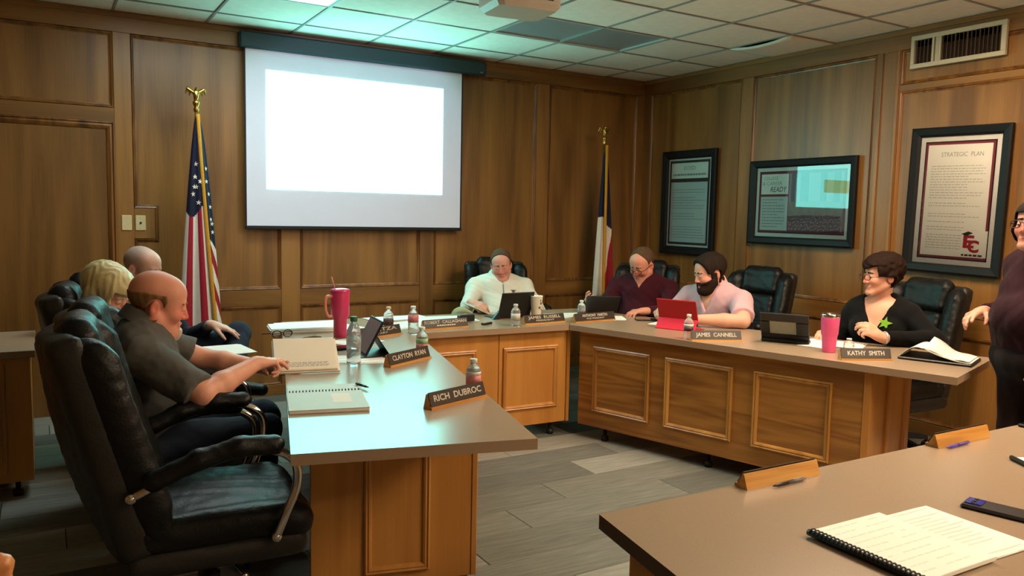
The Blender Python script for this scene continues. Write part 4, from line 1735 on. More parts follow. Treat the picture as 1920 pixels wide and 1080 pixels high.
def chair_base_meshes():
    g = []
    b = MB()
    b.box((-0.11, -0.09, 0.285), (0.11, 0.09, 0.328), 0.01)
    g.append(('mechanism', b.mesh('mechanism', BLACKP)))
    b = MB()
    b.smooth = True
    b.lathe([(0.05, 0.085), (0.05, 0.13), (0.034, 0.135), (0.034, 0.21), (0.022, 0.212), (0.022, 0.30)], 18)
    g.append(('gas_column', b.mesh('gas_column', BLACKP)))
    b = MB()
    b.smooth = True
    b.tube(smooth_path([(0.05, -0.09, 0.305), (0.06, -0.18, 0.300), (0.08, -0.25, 0.290)], 4), 0.006, 8)
    b.ball((0.08, -0.255, 0.289), 0.012, 10, 6)
    g.append(('lever', b.mesh('lever', CHROME)))
    for i in range(5):
        a = 2 * PI * i / 5 + 0.3
        M = Matrix.Rotation(a, 4, 'Z')
        b = MB()
        vs = []
        for x, w, z0, z1 in ((0.03, 0.030, 0.085, 0.135), (0.18, 0.025, 0.080, 0.118), (0.315, 0.018, 0.068, 0.092)):
            vs += [(x, -w, z0), (x, w, z0), (x, w * 0.7, z1), (x, -w * 0.7, z1)]
        fs = [(0, 1, 2, 3)[::-1], (8, 9, 10, 11)]
        for k in (0, 4):
            for q in range(4):
                fs.append((k + q, k + (q + 1) % 4, k + 4 + (q + 1) % 4, k + 4 + q))
        b.add(vs, fs, M)
        g.append(('base_leg', b.mesh('base_leg', BLACKP)))
        b = MB()
        b.smooth = True
        for s in (-1, 1):
            b.lathe([(0.0, 0.004 * s), (0.026, 0.004 * s), (0.028, 0.012 * s), (0.024, 0.020 * s), (0.0, 0.021 * s)], 14, M @ Matrix.Translation((0.315, 0, 0.0285)) @ Matrix.Rotation(PI / 2, 4, 'X'))
        b.tube([(0.315, 0, 0.035), (0.315, 0, 0.09)], 0.008, 8, M)
        g.append(('caster', b.mesh('caster', BLACKP)))
    return g


CHM = chair_meshes()
CHB = chair_base_meshes()


def armchair(x, y, ang, dz, label):
    t = thing('armchair', label, 'chair', (x, y, 0), math.radians(ang), 'black leather armchairs around the desks')
    for k, (me, m) in CHM.items():
        put(k.strip(), me, t, loc=(0, 0, dz))
    for k, me in CHB:
        o = put(k, me, t)
        if k in ('mechanism', 'lever'):
            o.location.z = dz
    return t


armchair(0.480, 2.800, -4, 0.0, 'empty black leather armchair with chrome arms, nearest the camera')
armchair(0.540, 3.500, -10, -0.03, 'black leather armchair of the man in grey polo')
armchair(0.480, 4.150, -8, -0.02, 'black leather armchair of the blonde woman')
armchair(0.560, 4.950, -40, -0.04, 'black leather armchair of the bald man at the far left')
armchair(3.290, 5.600, -106, -0.03, 'black leather armchair of the man in white')
armchair(4.190, 4.960, -140, -0.02, 'black leather armchair of the man in maroon, beside the right flag')
armchair(4.450, 4.200, -172, -0.02, 'black leather armchair behind the bearded man in pink')
armchair(4.640, 3.060, 176, -0.02, 'black leather armchair of the woman in black')

# wooden chair, only its back corner in view at the lower left
CHW = wood('chair_wood', srgb(190, 112, 62), srgb(226, 152, 96), 'Z', 12.0, rough=0.35, rand=0.04)
t = thing('wooden_chair', 'light wooden chair at the lower left corner of the picture', 'chair', (-0.335, 1.42, -0.0), 0.0)
for x, y, z in ((-0.22, 0.20, 0.80), (0.22, 0.20, 0.80)):
    b = MB()
    b.smooth = True
    b.tube([(x, y, 0), (x, y - 0.01, 0.44), (x * 1.08, y + 0.06, z - 0.03)], [0.016, 0.020, 0.016], 12)
    b.build('leg', CHW, t)
for x in (-0.22, 0.22):
    b = MB()
    b.smooth = True
    b.tube([(x, -0.2, 0), (x, -0.2, 0.44)], [0.015, 0.02], 12)
    b.build('leg', CHW, t)
t_top = sdf_mesh('top_rail', [(cone((-0.25, 0.262, 0.805), (0.262, 0.262, 0.805), 0.022, 0.022), 0.01), (cone((-0.25, 0.262, 0.76), (0.262, 0.262, 0.76), 0.022, 0.022), 0.02)], 0.012, CHW)
put('top_rail', t_top, t)
b = MB()
b.box((-0.22, 0.235, 0.58), (0.22, 0.255, 0.65), 0.005)
b.build('back_slat', CHW, t)
put('seat', sdf_mesh('seat', [(rbox((0, 0, 0.455), (0.24, 0.23, 0.022), 0.018), 0.01)], 0.012, CHW), t)

# ---------------------------------------------------------------- flags
NAVY = mat('flag_navy', srgb(17, 20, 50), rough=0.8, var=0.08, vscale=40, bump=0.1, bscale=300)
FRED = mat('flag_red', srgb(150, 16, 38), rough=0.8, var=0.08, vscale=40, bump=0.1, bscale=300)
FWHT = mat('flag_white', srgb(222, 214, 204), rough=0.75, var=0.04, vscale=40, bump=0.1, bscale=300, sheen=0.2)
FRNG = mat('gold_fringe', srgb(206, 146, 34), rough=0.7, var=0.25, vscale=200, bump=0.4, bscale=300)
POLE = mat('flag_pole', srgb(150, 112, 50), rough=0.3, metal=0.6, var=0.05)


def star_pts(r):
    return [((r if i % 2 == 0 else r * 0.40) * math.sin(PI * i / 5), (r if i % 2 == 0 else r * 0.40) * math.cos(PI * i / 5)) for i in range(10)]


def flag(x, y, label, zt, sub):
    t = thing('flag', label, 'flag', (x, y, 0))
    b = MB()
    b.smooth = True
    b.lathe([(0.13, 0), (0.13, 0.015), (0.10, 0.03), (0.04, 0.05), (0.03, 0.10), (0.018, 0.11)], 24)
    b.build('stand', POLE, t)
    b = MB()
    b.smooth = True
    b.tube([(0, 0, 0.1), (0, 0, zt)], 0.0125, 12)
    b.build('pole', POLE, t)
    # eagle finial
    z = zt
    b = MB()
    b.smooth = True
    b.lathe([(0.013, z - 0.02), (0.020, z), (0.012, z + 0.015), (0.022, z + 0.035), (0.024, z + 0.05), (0.010, z + 0.065)], 16)
    b.build('finial_base', GOLD, t)
    pr = [(ell((0, 0, z + 0.095), (0.018, 0.020, 0.036)), 0.01), (cone((0, 0, z + 0.12), (0, -0.012, z + 0.142), 0.011, 0.009), 0.008), (cone((0, -0.02, z + 0.142), (0, -0.030, z + 0.138), 0.006, 0.003), 0.005)]
    for s in (-1, 1):
        pr += [(cone((s * 0.012, 0, z + 0.112), (s * 0.052, 0.006, z + 0.138), 0.011, 0.010), 0.01), (cone((s * 0.052, 0.006, z + 0.138), (s * 0.066, 0.008, z + 0.105), 0.010, 0.005), 0.01), (cone((s * 0.035, 0.004, z + 0.125), (s * 0.044, 0.006, z + 0.092), 0.009, 0.004), 0.01)]
    pr += [(cone((0, 0.005, z + 0.07), (0, 0.012, z + 0.05), 0.012, 0.008), 0.01)]
    put('eagle', sdf_mesh('eagle', pr, 0.004, GOLD), t)
    return t


def cloth(t, name, edge_l, edge_r, zt, zb, folds, colour, depth=0.05, y0=-0.02, nz=150, nu=72, mats=(NAVY, FRED, FWHT)):
    """hanging cloth between two edges x(v), with vertical folds; colour(u, v) picks the material"""
    vs, fs, mi = [], [], []
    for i in range(nz + 1):
        v = i / nz
        a, c = edge_l(v), edge_r(v)
        for j in range(nu + 1):
            u = j / nu
            amp = depth * (0.25 + 0.75 * v)
            y = y0 - amp * math.sin(PI * u) - 0.45 * amp * math.sin(folds * PI * u + 1.2 * v) * math.sin(PI * min(max(u, 0.0), 1.0)) ** 0.5
            vs.append((a + (c - a) * u, y, zt + (zb - zt) * v + 0.02 * math.sin(PI * u) * v))
    for i in range(nz):
        for j in range(nu):
            k = i * (nu + 1) + j
            fs.append((k, k + nu + 1, k + nu + 2, k + 1))
            mi.append(colour((j + 0.5) / nu, (i + 0.5) / nz))
    b = MB()
    b.smooth = True
    b.add(vs, fs)
    b.m = mi
    o = b.build(name, list(mats), t)
    md = o.modifiers.new('thickness', 'SOLIDIFY')
    md.thickness = 0.004
    return o, vs, nu


def star_on(o, vs, nu, nz, u, v, r, t):
    i, j = int(v * nz), int(u * nu)
    p = Vector(vs[i * (nu + 1) + j])
    px = Vector(vs[i * (nu + 1) + j + 1]) - p
    pz = p - Vector(vs[(i + 1) * (nu + 1) + j])
    px.normalize()
    pz = (pz - px * pz.dot(px)).normalized()
    n = px.cross(pz)
    p = p + n * 0.006
    b = MB()
    b.add([tuple(p + px * a + pz * c) for a, c in star_pts(r)], [list(range(10))])
    put('star', b.mesh('star', FWHT), o)


lerp = lambda a, c, v: a + (c - a) * v
# national flag, left of the screen
UX, UY = 0.976, 5.95
t = flag(UX, UY, 'red, white and blue striped flag with stars, left of the projection screen', 2.150, 0)
zt, zb = 2.095, 0.60


def gold_x(v): return lerp(0.004, 0.105, v ** 1.15)


def us_left(u, v):
    if v < 0.44 + 0.03 * math.sin(u * 5):
        return 0
    k = u * 4.6 + 0.35
    return 2 if int(k) % 2 == 0 else 1


def us_right(u, v):
    if v < 0.56 + 0.06 * u:
        return 0
    k = (v - 0.56) * 11 - u * 1.6
    return 1 if int(math.floor(k)) % 2 == 0 else 2


o, vs, nu = cloth(t, 'cloth', lambda v: lerp(-0.012, -0.145, v ** 0.8), gold_x, zt, zb, 3, us_left, 0.06)
for u, v in ((0.55, 0.22), (0.45, 0.28), (0.58, 0.33), (0.30, 0.365), (0.66, 0.40), (0.75, 0.30), (0.38, 0.33)):
    star_on(o, vs, nu, 150, u, v, 0.020, o)
o, vs, nu = cloth(t, 'cloth', gold_x, lambda v: lerp(0.012, 0.150, v ** 0.62), zt, zb, 2, us_right, 0.045)
for u, v in ((0.4, 0.30), (0.55, 0.36), (0.6, 0.42), (0.5, 0.48), (0.66, 0.50), (0.62, 0.545), (0.5, 0.24)):
    star_on(o, vs, nu, 150, u, v, 0.018, o)
b = MB()
b.smooth = True
b.tube([(gold_x(v), -0.035 - 0.02 * v, lerp(zt + 0.02, zb - 0.01, v)) for v in np.linspace(0, 1, 30)], [0.013] * 30, 8)
b.build('fringe', FRNG, t)
# state flag, right
t = flag(4.533, 5.95, 'blue, white and red flag hanging on its pole near the room corner', 2.140, 1)


def tx_left(u, v): return 0 if v < 0.40 else 2
def tx_right(u, v): return 0 if v < 0.44 + 0.05 * u else (2 if v < 0.80 - 0.42 * u else 1)


cloth(t, 'cloth', lambda v: lerp(-0.012, -0.115, v ** 0.75), lambda v: lerp(0.0, 0.012, v), 2.06, 0.55, 2, tx_left, 0.05, mats=(NAVY, FRED, FWHT))
cloth(t, 'cloth', lambda v: lerp(0.0, 0.012, v), lambda v: lerp(0.012, 0.155, v ** 0.7), 2.06, 0.55, 3, tx_right, 0.05, mats=(NAVY, FRED, FWHT))
b = MB()
b.smooth = True
b.tube([(lerp(0.002, 0.004, v), -0.038 - 0.015 * v, lerp(2.12, 0.54, v)) for v in np.linspace(0, 1, 30)], [0.014] * 30, 8)
b.build('fringe', FRNG, t)

# ---------------------------------------------------------------- ceiling projector
PRJ = mat('projector_shell', srgb(196, 186, 170), rough=0.45, var=0.03, vscale=20)
t = thing('projector', 'cream ceiling projector hanging near the unlit light panel', 'projector', (2.42, 4.02, 2.62), -0.1)
b = MB()
pl = [(-0.20, -0.13), (-0.17, -0.16), (0.17, -0.16), (0.20, -0.13), (0.20, 0.12), (0.16, 0.16), (-0.16, 0.16), (-0.20, 0.12)]
n = 8
vs = [(x * 0.88, y * 0.86, 0) for x, y in pl] + [(x, y, 0.03) for x, y in pl] + [(x, y, 0.10) for x, y in pl] + [(x * 0.93, y * 0.92, 0.125) for x, y in pl]
fs = [list(range(8))[::-1], list(range(24, 32))]
for k in (0, 8, 16):
    fs += [(k + i, k + (i + 1) % 8, k + 8 + (i + 1) % 8, k + 8 + i) for i in range(8)]
b.add(vs, fs)
b.build('shell', PRJ, t)
b = MB()
for i in range(4):
    x = -0.13 + i * 0.075
    b.box((x, -0.1625, 0.05), (x + 0.045, -0.1585, 0.085), 0.002)
b.build('ports', BLACKP, t)
b = MB()
b.smooth = True
b.lathe([(0.045, 0), (0.045, 0.025), (0.036, 0.03), (0.0, 0.028)], 20, Matrix.Translation((-0.07, 0.155, 0.065)) @ Matrix.Rotation(-PI / 2, 4, 'X'))
b.build('lens', GLASS_D, t)
b = MB()
b.smooth = True
b.tube([(0, 0, 0.12), (0, 0, 0.19)], 0.02, 12)
b.box((-0.07, -0.07, 0.18), (0.07, 0.07, 0.189))
b.build('ceiling_mount', PRJ, t)
lg = bpy.data.lights.new('projector_beam', 'SPOT')
lg.energy, lg.color = PROJ_POWER, PROJ_COL
lg.spot_size, lg.spot_blend, lg.shadow_soft_size = math.radians(62), 0.35, 0.03
lo_ = bpy.data.objects.new('projector_beam', lg)
COL.objects.link(lo_)
lo_.location = (2.35, 4.26, 2.66)
lo_.rotation_euler = (Vector((2.27, 6.2, 2.02)) - lo_.location).to_track_quat('-Z', 'Y').to_euler()

# ---------------------------------------------------------------- framed posters on the right wall
FRAMEK = mat('black_frame', srgb(20, 20, 22), rough=0.5, var=0.05, bump=0.02, spec=0.3)
MATW = mat('poster_mat_white', srgb(222, 220, 214), rough=0.8, var=0.02)
MARO = mat('maroon_border', srgb(126, 44, 58), rough=0.7, var=0.05)
POSTW = mat('poster_paper', srgb(232, 230, 220), rough=0.8, var=0.02, vscale=4)
POSTG = mat('poster_paper_grey', srgb(200, 204, 200), rough=0.8, var=0.02, vscale=4)
PGLASS = bpy.data.materials.new('picture_glass')
PGLASS.use_nodes = True
nt = PGLASS.node_tree
nt.nodes.clear()
o_ = nt.nodes.new('ShaderNodeOutputMaterial')
mx = nt.nodes.new('ShaderNodeMixShader')
tr = nt.nodes.new('ShaderNodeBsdfTransparent')
gl = nt.nodes.new('ShaderNodeBsdfGlossy')
gl.inputs['Roughness'].default_value = 0.02
fz = nt.nodes.new('ShaderNodeFresnel')
fz.inputs['IOR'].default_value = 1.5
fm = nt.nodes.new('ShaderNodeMath')
fm.operation = 'MULTIPLY'
fm.inputs[1].default_value = 1.7     # both faces of the pane
nt.links.new(fz.outputs[0], fm.inputs[0])
nt.links.new(fm.outputs[0], mx.inputs[0])
nt.links.new(tr.outputs[0], mx.inputs[1])
nt.links.new(gl.outputs[0], mx.inputs[2])
nt.links.new(mx.outputs[0], o_.inputs[0])


def poster(y0, y1, z0, z1, label, fw=0.062, roll=0.0):
    """local x = to the right as seen (towards -y), local z up, local -y = out of the wall"""
    w, h = y1 - y0, z1 - z0
    t = thing('framed_poster', label, 'poster', (XR - 0.02, (y0 + y1) / 2, (z0 + z1) / 2), -PI / 2, rot=(0, roll, -PI / 2))
    prof = [(0, 0), (0, 0.026), (0.012, 0.032), (fw - 0.014, 0.024), (fw, 0.012), (fw, 0.0)]
    mould([(-w / 2, -h / 2), (w / 2, -h / 2), (w / 2, h / 2), (-w / 2, h / 2)], prof, (0, 0, 0), (1, 0, 0), (0, -1, 0)).build('frame', FRAMEK, t)

    def sheet(name, inset, y, m, box=None):
        b = MB()
        if box:
            x0, x1, a, c = box
        else:
            x0, x1, a, c = -w / 2 + inset, w / 2 - inset, -h / 2 + inset, h / 2 - inset
        b.box((x0, -y - 0.0008, a), (x1, -y, c))
        return b.build(name, m, t)
    sheet('backing', fw - 0.004, 0.002, MATW)
    b = MB()
    xg, zg = w / 2 - fw, h / 2 - fw
    b.add([(-xg, -0.0095, -zg), (xg, -0.0095, -zg), (xg, -0.0095, zg), (-xg, -0.0095, zg)], [(0, 1, 2, 3)])
    gp = b.build('glass', PGLASS, t)
    return t, sheet, w, h


def lines(t, x0, x1, z0, z1, n, y, seed, m=INKG, th=0.0028, gap=0.15):
    r = random.Random(seed)
    b = MB()
    for i in range(n):
        z = z1 + (z0 - z1) * i / max(n - 1, 1)
        if r.random() < gap:
            continue
        x, xe = x0, x0 + (x1 - x0) * r.choice((1.0, 1.0, 0.95, 0.7))
        while x < xe:
            ww = r.uniform(0.010, 0.034)
            b.box((x, -y - 0.0004, z - th), (min(x + ww, xe), -y, z + th))
            x += ww + 0.006
    b.build('print', m, t, kind='stuff')


def title(t, s, x, z, h, y, m=INK, width=None, shear=0.0, bold=0.0):
    me = text_mesh(s, h, m, width=width, shear=shear, bold=bold)
    for wm in words(me, h * 0.42):
        wm.transform(Matrix.Translation((x, -y, z)) @ Matrix.Rotation(PI / 2, 4, 'X'))
        put('lettering', wm, t)


# tall plan at the right
t, sh, w, h = poster(2.715, 3.380, 1.130, 2.108, 'tall framed poster titled STRATEGIC PLAN with a red emblem, rightmost on the wall', roll=0.02)
sh('dark_border', 0.095, 0.0032, FRAMEK)
sh('maroon_border', 0.103, 0.0042, MARO)
sh('poster_sheet', 0.118, 0.0052, POSTW)
title(t, 'STRATEGIC  PLAN', 0.02, h / 2 - 0.185, 0.030, 0.0062, INKG, width=0.28)
lines(t, -w / 2 + 0.15, w / 2 - 0.15, -h / 2 + 0.17, h / 2 - 0.26, 32, 0.006, 5, mat('faint_ink', srgb(186, 184, 174), rough=0.8, var=0.02), 0.0026, 0.25)
LOGOR = mat('emblem_red', srgb(168, 30, 48), rough=0.7, var=0.05)
cx, cz = w / 2 - 0.20, -h / 2 + 0.205
b = MB()
b.box((cx - 0.055, -0.0088, cz - 0.055), (cx + 0.055, -0.0080, cz + 0.065))
sh('emblem_ground', 0, 0.0062, POSTW, (cx - 0.07, cx + 0.10, cz - 0.085, cz + 0.09))
title(t, 'E', cx - 0.022, cz + 0.012, 0.080, 0.0072, LOGOR, width=0.072, bold=0.04)
title(t, 'C', cx + 0.014, cz - 0.018, 0.076, 0.0078, LOGOR, width=0.074, bold=0.04)
b = MB()
b.prism([(-0.045, 0.0), (0.0, 0.018), (0.032, 0.008), (-0.012, -0.012)], 0, 0.0006, Matrix.Translation((cx - 0.025, -0.0072, cz + 0.066)) @ Matrix.Rotation(PI / 2, 4, 'X'))
b.build('emblem_cap', INK, t)
lines(t, cx - 0.06, cx + 0.075, cz - 0.072, cz - 0.072, 1, 0.0074, 1, INK, 0.006, 0.0)
# wide photo poster in the middle
t, sh, w, h = poster(3.792, 4.820, 1.266, 1.958, 'wide framed poster titled COLLEGE & CAREER READY with a crowd photo')
sh('dark_border', 0.092, 0.0032, FRAMEK)
sh('maroon_border', 0.100, 0.0042, MARO)
x0, x1, z0, z1 = -w / 2 + 0.115, w / 2 - 0.115, -h / 2 + 0.115, h / 2 - 0.115
xs2 = x0 + 0.29
sh('title_sheet', 0, 0.0052, POSTW, (x0, xs2 - 0.01, z1 - 0.165, z1))
sh('list_sheet', 0, 0.0052, POSTG, (x0, xs2 - 0.01, z0, z1 - 0.185))
title(t, 'COLLEGE', x0 + 0.10, z1 - 0.035, 0.028, 0.0064, INKG, width=0.15)
title(t, '& CAREER', x0 + 0.115, z1 - 0.078, 0.032, 0.0064, INKG, width=0.20)
title(t, 'READY', x0 + 0.175, z1 - 0.128, 0.045, 0.0064, INK, width=0.17, shear=0.25)
lines(t, x0 + 0.02, xs2 - 0.04, z0 + 0.03, z1 - 0.21, 10, 0.006, 9, INKG, 0.004, 0.05)
sh('photo_sky', 0, 0.0052, mat('photo_grey', srgb(146, 150, 152), rough=0.7, var=0.1, vscale=6), (xs2, x1, z0, z1))
COLM = mat('photo_column', srgb(84, 88, 94), rough=0.7, var=0.15, vscale=9)
for a, c in ((0.02, 0.06), (0.11, 0.19), (0.30, 0.36), (0.42, 0.48)):
    sh('photo_column', 0, 0.0056, COLM, (xs2 + a, xs2 + c, z0 + 0.20, z1))
sh('photo_lawn', 0, 0.0058, mat('photo_lawn', srgb(128, 132, 106), rough=0.7, var=0.2, vscale=14), (xs2, x1, z0, z0 + 0.235))
CROWD = mat('photo_crowd', srgb(96, 48, 54), rough=0.7, var=0.45, vscale=50, rand=0.3)
CROWD2 = mat('photo_faces', srgb(166, 126, 112), rough=0.7, var=0.3, vscale=50)
b, b2 = MB(), MB()
r = random.Random(4)
for row in range(5):
    for i in range(26):
        x = xs2 + 0.008 + (x1 - xs2 - 0.016) * (i + r.uniform(0, 0.8)) / 26.5
        z = z0 + 0.125 - row * 0.028 + r.uniform(-0.008, 0.008)
        wd = 0.013
        zz = max(z - 0.05, z0)
        b.box((max(x - wd, xs2), -0.0066 - row * 0.0003, zz), (min(x + wd, x1), -0.0062, z))
        b2.lathe([(0.006, 0), (0.006, 0.0004)], 8, Matrix.Translation((x, -0.0064 - row * 0.0003, z + 0.004)) @ Matrix.Rotation(PI / 2, 4, 'X'))
b.build('photo_crowd', CROWD, t, kind='stuff')
b2.build('photo_faces', CROWD2, t, kind='stuff')
# narrow one by the corner
t, sh, w, h = poster(5.222, 5.935, 1.124, 2.098, 'tall framed poster with a dark band under its heading, nearest the corner', fw=0.075)
sh('dark_border', 0.092, 0.0032, mat('poster_dark', srgb(44, 42, 42), rough=0.6, var=0.05))
sh('heading_sheet', 0, 0.0046, POSTW, (-w / 2 + 0.115, w / 2 - 0.115, h / 2 - 0.26, h / 2 - 0.115))
sh('poster_sheet', 0, 0.0046, POSTG, (-w / 2 + 0.115, w / 2 - 0.115, -h / 2 + 0.115, h / 2 - 0.295))
title(t, 'ECISD', 0, h / 2 - 0.165, 0.036, 0.0058, INKG, width=0.15)
lines(t, -w / 2 + 0.14, w / 2 - 0.14, h / 2 - 0.225, h / 2 - 0.225, 1, 0.006, 2, INKG, 0.009, 0.0)
lines(t, -w / 2 + 0.14, w / 2 - 0.14, -h / 2 + 0.16, h / 2 - 0.34, 20, 0.006, 8, INKG, 0.003, 0.35)

# power cable on the floor under the right wing
b = MB()
b.smooth = True
b.tube(smooth_path([(4.72, 2.78, 0.006), (4.80, 2.98, 0.03), (4.90, 3.05, 0.006), (5.0, 2.98, 0.006), (5.12, 3.03, 0.006), (5.22, 2.98, 0.006)], 6), 0.006, 8)
tag(b.build('cable', BLACKP), 'black cable lying on the carpet behind the right desk', 'cable')
# ---------------------------------------------------------------- people
def rotm(yaw, pitch=0.0, roll=0.0):
    """columns: right, forward, up. yaw = heading of forward (degrees from +x), pitch > 0 looks down, roll > 0 tilts to the person's right"""
    y, p, r = math.radians(yaw), math.radians(pitch), math.radians(roll)
    f = A(math.cos(y) * math.cos(p), math.sin(y) * math.cos(p), -math.sin(p))
    rt = A(math.sin(y), -math.cos(y), 0)
    u = np.cross(rt, f)
    rt2 = rt * math.cos(r) - u * math.sin(r)
    u2 = u * math.cos(r) + rt * math.sin(r)
    return np.stack([rt2, f, u2], 1)


def ik(a, b, l1, l2, pole):
    a, b = np.asarray(a, float), np.asarray(b, float)
    d = b - a
    L = np.linalg.norm(d)
    if L > (l1 + l2) * 0.999:
        k = L / (l1 + l2) * 1.002
        l1, l2 = l1 * k, l2 * k
    u = d / L
    c = (l1 * l1 + L * L - l2 * l2) / (2 * L)
    h = math.sqrt(max(l1 * l1 - c * c, 0))
    p = np.asarray(pole, float)
    p = p - u * (p @ u)
    return a + u * c + unit(p) * h


def head_prims(C, R, s, fat=0.0, female=False):
    P = lambda x, y, z: C + R @ (A(x, y, z) * s)
    E = lambda c, r: ell(P(*c), A(*r) * s, R)
    K = lambda a, b, r1, r2: cone(P(*a), P(*b), r1 * s, r2 * s)
    j = 0.003 if female else 0.0
    o = [(E((0, -0.018, 0.045), (0.077, 0.097, 0.084)), 0.02), (E((0, 0.038, 0.048), (0.066, 0.054, 0.058)), 0.03),
         (E((0, 0.042, -0.02), (0.060 + fat * 0.008, 0.050, 0.068)), 0.03)]
    for q in (-1, 1):
        o += [(K((q * (0.048 + fat * 0.008 - j), 0.0, -0.048), (q * 0.016, 0.074, -0.092), 0.023 + fat * 0.010, 0.019), 0.025), (E((q * 0.036, 0.064, -0.022), (0.026, 0.026, 0.024)), 0.02)]
    o += [(E((0, 0.080, -0.092), (0.021 - j, 0.018, 0.018)), 0.015)]
    if fat > 0:
        o += [(E((0, 0.045, -0.098), (0.050, 0.045, 0.030 + 0.012 * fat)), 0.03)]
    o += [(K((-0.034, 0.081, 0.027), (0.034, 0.081, 0.027), 0.011 - j, 0.011 - j), 0.014)]
    for q in (-1, 1):
        o += [(E((q * 0.031, 0.104, 0.006), (0.018, 0.014, 0.011)), 0.012, 's')]
    for q in (-1, 1):
        o += [(E((q * 0.031, 0.083, 0.007), (0.015, 0.013, 0.010)), 0.006)]
    o += [(K((0, 0.088, 0.016), (0, 0.1075, -0.026), 0.008, 0.0115), 0.012)]
    for q in (-1, 1):
        o += [(E((q * 0.012, 0.098, -0.030), (0.009, 0.010, 0.008)), 0.006), (E((q * 0.006, 0.103, -0.038), (0.004, 0.005, 0.003)), 0.003, 's')]
    o += [(K((-0.020, 0.087, -0.057), (0.020, 0.087, -0.057), 0.0065, 0.0065), 0.008), (K((0, 0.094, -0.056), (0.0, 0.094, -0.056), 0.007, 0.007), 0.008),
          (K((-0.015, 0.087, -0.070), (0.015, 0.087, -0.070), 0.008, 0.008), 0.007), (K((-0.022, 0.099, -0.0630), (0.022, 0.099, -0.0630), 0.0022, 0.0022), 0.004, 's')]
    for q in (-1, 1):
        Re = R @ np.array(rotm(90, 0, 0) * 1.0)
        a = math.radians(22) * q
        Rz = np.array([[math.cos(a), -math.sin(a), 0], [math.sin(a), math.cos(a), 0], [0, 0, 1]])
        ER = R @ Rz
        o += [(ell(P(q * 0.077, -0.012, -0.004), A(0.009, 0.019, 0.030) * s, ER), 0.006), (ell(P(q * 0.085, -0.006, 0.000), A(0.007, 0.010, 0.016) * s, ER), 0.005, 's')]
    return o


def hand_prims(w, d, n, t, curl=(25, 28, 30, 32), spread=4.0, thumb=20, s=1.0, point=None):
    """w wrist, d towards the knuckles, n out of the palm, t thumb side"""
    d = unit(d)
    n = unit(n - d * (np.asarray(n) @ d))
    tt = np.cross(d, n)
    t = tt if tt @ np.asarray(t, float) > 0 else -tt
    o = [(cone(w - d * 0.01, w + d * 0.03, 0.024 * s, 0.026 * s), 0.015)]
    offs = (0.029, 0.010, -0.009, -0.027)
    kn = (0.088, 0.093, 0.088, 0.079)
    seg = ((0.042, 0.026, 0.021), (0.047, 0.029, 0.022), (0.043, 0.027, 0.021), (0.033, 0.020, 0.018))
    for i in range(4):
        k = w + d * kn[i] * s + t * offs[i] * s
        o.append((cone(w + d * 0.022 * s + t * offs[i] * 0.55 * s, k, 0.0165 * s, 0.0120 * s), 0.014))
    for i in range(4):
        k = w + d * kn[i] * s + t * offs[i] * s
        a = math.radians(spread * (1.5 - i))
        dd = unit(d * math.cos(a) + t * math.sin(a))
        c = curl[i]
        ang = 0.0
        r = (0.0102, 0.0094, 0.0086, 0.0074)
        r = [x * s * (0.88 if i == 3 else 1) for x in r]
        for q in range(3):
            ang += math.radians(c * (1.0, 1.15, 0.75)[q])
            e = unit(dd * math.cos(ang) + n * math.sin(ang))
            k2 = k + e * seg[i][q] * s
            o.append((cone(k, k2, r[q], r[q + 1]), 0.004 if q else 0.007))
            k = k2
    b = w + d * 0.022 * s + t * 0.022 * s + n * 0.006 * s
    e = unit(d * 0.72 + t * 0.62 + n * 0.32)
    k = b + e * 0.044 * s
    o.append((cone(b, k, 0.0165 * s, 0.0130 * s), 0.012))
    ang = 0.0
    for q, L in enumerate((0.034, 0.027)):
        ang += math.radians(thumb)
        e2 = unit(e * math.cos(ang) - t * math.sin(ang) * 0.8 + n * math.sin(ang) * 0.5)
        k2 = k + e2 * L * s
        o.append((cone(k, k2, (0.0125, 0.0108)[q] * s, (0.0108, 0.0085)[q] * s), 0.005))
        k = k2
    return o


def vcut(X, Y, Z, pel, rt, fw, up, nl, depth):
    px, py, pz = X - pel[0], Y - pel[1], Z - pel[2]
    a = px * rt[0] + py * rt[1] + pz * rt[2]
    b = px * fw[0] + py * fw[1] + pz * fw[2]
    c = px * up[0] + py * up[1] + pz * up[2]
    return np.maximum(np.abs(a) * 0.9 - np.clip((c - (nl - 0.02 - depth)), -0.02, 0.2) * 0.42, 0.025 - b)


def fabric_wave(seed, amp):
    r = np.random.default_rng(seed)
    D = r.normal(size=(5, 3))
    D /= np.linalg.norm(D, axis=1)[:, None]
    F = r.uniform(28, 75, 5)
    ph = r.uniform(0, 6, 5)

    def fn(X, Y, Z):
        o = 0
        for i in range(5):
            q = F[i] * (D[i, 0] * X + D[i, 1] * Y + D[i, 2] * Z) + ph[i]
            o = o + np.sin(q + 1.3 * np.sin(q * 0.37 + i)) ** 3
        return amp * o / 2.2
    return fn


EYEW = mat('eye_white', srgb(186, 176, 168), rough=0.3, var=0.02)
IRIS = mat('iris', srgb(52, 40, 32), rough=0.2, var=0.1)


